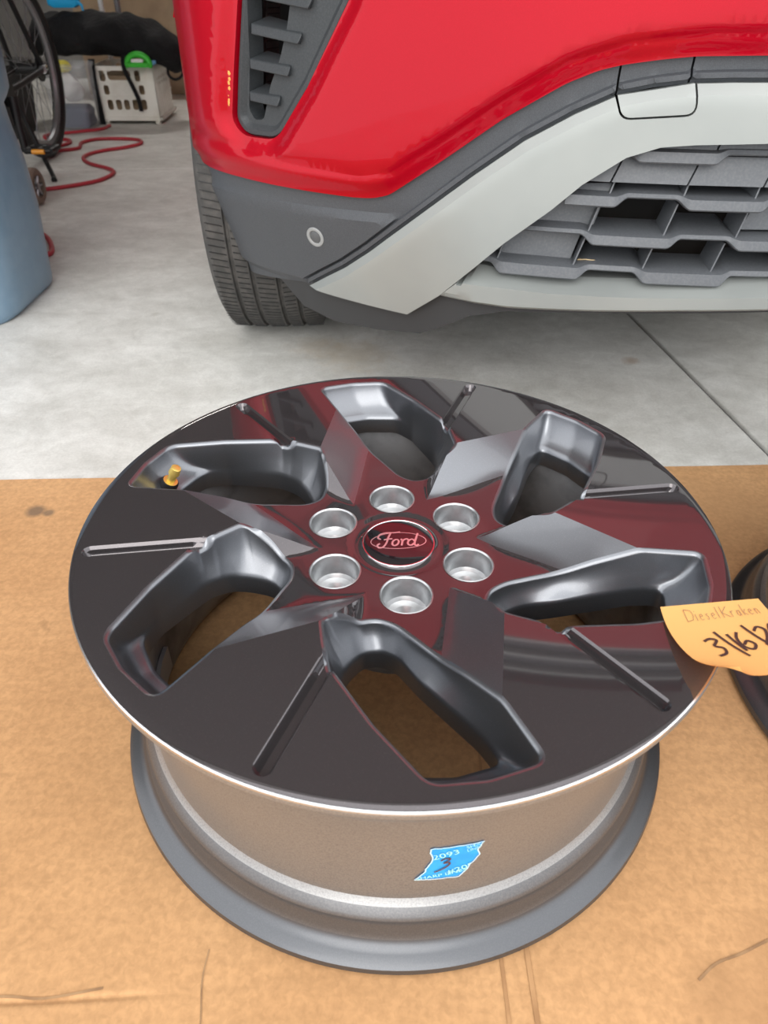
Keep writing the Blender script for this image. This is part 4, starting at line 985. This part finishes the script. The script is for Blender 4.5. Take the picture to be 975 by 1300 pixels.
def make_crate():
    t = thing('milk_crate', 'white plastic milk crate with rounded grid holes on the garage floor', 'crate', (-1.388, 3.757, 0), R(3))
    w_, h_, d_ = .312, .262, .36
    front = [(.030, .175, .060, .225), (.072, .180, .190, .225), (.210, .175, .238, .225), (.040, .115, .068, .158), (.222, .115, .250, .158), (.046, .045, .074, .092), (.090, .045, .118, .092), (.132, .045, .160, .092), (.176, .045, .204, .092), (.222, .045, .250, .092)]
    zb = .022
    fr = wall_with_holes('front_wall', w_, h_-zb, front, .008, M_crate, t, lambda x, y, z: (x-w_/2, y, z+zb)); 
    wall_with_holes('back_wall', w_, h_-zb, front, .008, M_crate, t, lambda x, y, z: (x-w_/2, d_-y, z+zb))
    sh = [(.03+.10*i, .045+.065*j, .09+.10*i, .088+.065*j) for i in range(3) for j in range(3) if not (j == 1)]
    for sgn in (-1, 1):
        wall_with_holes('side_wall', d_, h_-zb, sh if sgn < 0 else [(.05, .15, .31, .19)], .008, M_crate, t, lambda x, y, z, sgn=sgn: (sgn*(w_/2-y), x, z+zb))
    for z0, z1, o in ((.018, .034, .014), (.246, .266, .006), (.125, .133, .003), (.190, .197, .003)):
        mb = MB()
        for (x0, x1, y0, y1) in ((-w_/2-o, w_/2+o, -o, .004), (-w_/2-o, w_/2+o, d_-.004, d_+o), (-w_/2-o, -w_/2+.004, -o, d_+o), (w_/2-.004, w_/2+o, -o, d_+o)): mb.box(x0, x1, y0, y1, z0, z1)
        mb.build('rail', M_crate, t, False)
    for i in range(7): 
        y = .02+.053*i; box('side_rib', M_crate, t, w_/2-.002, w_/2+.005, y-.003, y+.003, .03, .25)
    box('base', M_crate, t, -w_/2, w_/2, 0.004, d_-.004, .020, .028)
    for x in (-.135, .135):
        for y in (.02, d_-.02): box('foot', M_crate, t, x-.012, x+.012, y-.014, y+.014, 0, .022, .003)
make_crate()
bx_ = MB().box(-.135, .135, -.12, .14, 0, .19).build('small_carton', M_kraft2, None, bevel=.003); bx_.location = (-1.398, 3.942, .0285); bx_.rotation_euler = (0, 0, R(3))
tag(bx_, 'brown carton sitting inside the white milk crate', 'carton')

def make_tub():
    t = thing('plastic_tub', 'clear plastic storage tub left of the milk crate', 'tub', (-1.628, 3.628, 0), R(-3))
    secs = [(.002, 0, 0, .085, .080, .025), (.010, 0, 0, .092, .085, .03), (.28, 0, 0, .108, .092, .035)]
    loft('tub_wall', secs, M_clear, t, 60, True, False)
    loft('rim', [(.275, 0, 0, .108, .092, .035), (.275, 0, 0, .116, .098, .04), (.292, 0, 0, .116, .098, .04), (.292, 0, 0, .108, .092, .035)], M_clear, t, 30, False, False)
make_tub()
def lump(name, c, sz, m, amp=.25, seed=0, sub=3, label='', cat=''):
    bmx = bmesh.new(); bmesh.ops.create_icosphere(bmx, subdivisions=sub, radius=1); rg = np.random.default_rng(seed); ks = rg.normal(0, 2.2, (7, 3)); ph = rg.random(7)*6
    V = []
    for v in bmx.verts:
        p = np.array(v.co); d = 1+amp*sum(math.sin(k @ p+f_) for k, f_ in zip(ks, ph))/3; q = p*d*np.array(sz); q[2] = max(q[2], -sz[2]*.82); V.append(q+np.array(c))
    F = [tuple(x.index for x in f_.verts) for f_ in bmx.faces]; bmx.free()
    o = mesh(name, V, F, m, None, True, 70); return tag(o, label, cat)
fc = loft('folded_cloth', [(.012, 0, 0, .076, .066, .02), (.03, .002, 0, .082, .070, .025), (.06, -.003, .004, .080, .068, .025), (.085, .004, -.003, .084, .066, .03), (.105, 0, 0, .070, .058, .03)], M_navy, None, 60); fc.location = (-1.628, 3.628, 0); tag(fc, 'dark navy cloth at the bottom of the clear tub', 'cloth')
lump('plastic_bag', (-1.622, 3.615, .172), (.068, .060, .058), M_white, .35, 2, label='crumpled white bag lying inside the clear tub', cat='bag')
lump('yellow_cloth', (-1.655, 3.645, .268), (.040, .045, .028), M_yellow, .3, 3, label='yellow cloth at the top of the clear tub', cat='cloth')

def make_jacket():
    # black padded bag draped over crate and tub: lofted sections along x
    ctr = [(-1.88, 3.92, .36, .09, .05), (-1.82, 3.92, .38, .15, .095), (-1.70, 3.91, .388, .17, .098), (-1.58, 3.91, .390, .18, .098), (-1.46, 3.91, .388, .18, .100), (-1.36, 3.91, .380, .185, .102), (-1.27, 3.91, .360, .18, .098), (-1.19, 3.90, .335, .17, .092), (-1.14, 3.90, .312, .14, .080), (-1.105, 3.90, .300, .09, .058), (-1.09, 3.90, .295, .03, .02)]
    C = catmull(ctr, 5); n = 28; V = []
    for i, (x, y, z, hy, hz) in enumerate(C):
        for j in range(n):
            a = 2*PI*j/n; w1 = 1+.06*math.sin(3*a+x*22)+.05*math.sin(5*a-x*37)+.035*math.sin(x*61+2*a); V.append((x, y+hy*w1*math.cos(a), max(z+hz*w1*math.sin(a)*(1 if math.sin(a) > 0 else 1.0), (.300 if x < -1.22 else 0)+.006*math.sin(x*40+a))))
    k = len(C); F = [(i*n+j, i*n+(j+1) % n, (i+1)*n+(j+1) % n, (i+1)*n+j) for i in range(k-1) for j in range(n)]+[tuple(range(n)), tuple(range((k-1)*n, k*n))]
    t = thing('duffel_bag', 'black fabric bag draped across the crate and the clear tub', 'bag', (0, 0, 0))
    mesh('bag_body', V, F, M_cloth, t, True, 70)
    def strap(pts, wd, nm='strap', par=None):
        P = catmull(pts, 6); V = []
        for p in P: V += [(p[0]-wd/2, p[1], p[2]), (p[0]+wd/2, p[1], p[2]), (p[0]+wd/2, p[1]+.003, p[2]+.001), (p[0]-wd/2, p[1]+.003, p[2]+.001)]
        m_ = len(P); F = [(i*4+j, i*4+(j+1) % 4, (i+1)*4+(j+1) % 4, (i+1)*4+j) for i in range(m_-1) for j in range(4)]+[(0, 1, 2, 3), tuple(range(m_*4-4, m_*4))]
        return mesh(nm, V, F, M_cloth, t if par is None else None)
    strap([(-1.375, 3.80, .33), (-1.370, 3.738, .30), (-1.368, 3.725, .25), (-1.345, 3.722, .19), (-1.322, 3.722, .12), (-1.318, 3.722, .065)], .022)
    tag(strap([(-1.530, 3.729, .296), (-1.536, 3.728, .26), (-1.540, 3.728, .20), (-1.540, 3.728, .10), (-1.538, 3.728, .0)], .034, 'webbing_strap', 1), 'black webbing strap hanging between the clear tub and the milk crate', 'strap')
    V, F = tube_vf(catmull([(-1.17, 3.84, .27), (-1.165, 3.80, .225), (-1.13, 3.79, .205), (-1.095, 3.81, .225), (-1.09, 3.85, .29)], 5), .007, 8); mesh('handle_loop', V, F, M_cloth, t)
make_jacket()
def make_green():
    t = thing('green_clamp', 'bright green plastic handle lying on the front rim of the milk crate', 'handle', (-1.285, 3.712, .267))
    MB().tube([(.062*math.cos(a)*.9, -.005, .012+.042*math.sin(a)) for a in np.linspace(-.35, PI+.35, 18)], [.012]+[.015]*16+[.012], 10).build('handle_arch', M_green, t)
    loft('handle_body', [(0, 0, 0, .055, .03, .012), (.018, 0, 0, .058, .032, .012), (.024, 0, 0, .03, .02, .008)], M_green, t)
    box('white_inset', M_white, t, -.03, .03, -.028, -.018, .020, .036, .003)
make_green()
lump('blue_rag', (-1.232, 3.765, .286), (.022, .022, .020), M_lightblue, .25, 6, label='light blue rag on the right rim of the milk crate', cat='rag')
bxl = MB().box(-.55, .55, 0, .35, 0, 1.05).build('moving_box', M_kraft2, None, bevel=.004); bxl.location = (-1.42, 4.86, 0); bxl.rotation_euler = (0, 0, R(4)); tag(bxl, 'big brown cardboard box standing behind the black bag', 'box')
ple = mesh('broom_pole', *tube_vf([(-1.60, 4.25, 0), (-1.555, 4.12, 1.25)], .014, 12), M_white); tag(ple, 'white pole leaning behind the black bag', 'pole')
pl2 = mesh('metal_pole', *tube_vf([(-1.53, 4.32, 0), (-1.50, 4.22, 1.2)], .016, 12), M_grey); tag(pl2, 'grey metal pole beside the white pole behind the bag', 'pole')
def make_blue():
    t = thing('blue_clip', 'bright blue plastic clip resting on the black bag', 'clip', (-1.655, 3.86, .505), R(8))
    loft('clip_body', [(0, 0, 0, .055, .026, .012), (.012, 0, 0, .075, .034, .016), (.05, 0, 0, .078, .034, .016), (.062, 0, 0, .05, .022, .012)], M_cyan, t)
    MB().tube([(.070, -.02, .03), (.088, -.022, .010), (.090, -.022, -.012)], [.008, .007, .005], 8).build('clip_tongue', M_cyan, t)
make_blue()
def make_tote():
    t = thing('storage_tote', 'dark lidded storage tote behind the bicycle wheel', 'tote', (-1.98, 3.35, 0))
    loft('tote_body', [(0, 0, 0, .16, .24, .03), (.28, 0, 0, .19, .27, .04)], M_black, t); loft('tote_lid', [(.28, 0, 0, .20, .28, .04), (.305, 0, 0, .20, .28, .04), (.315, 0, 0, .17, .25, .03)], M_black, t)
make_tote()
lump('yellow_bag', (-1.93, 3.26, .405), (.09, .11, .105), mat('yellow_black_print', (.55, .50, .06), .6, noise=(22, (.02, .02, .015), .5, .56, 2)), .2, 9, label='yellow and black printed sack on the dark tote behind the bicycle', cat='sack')
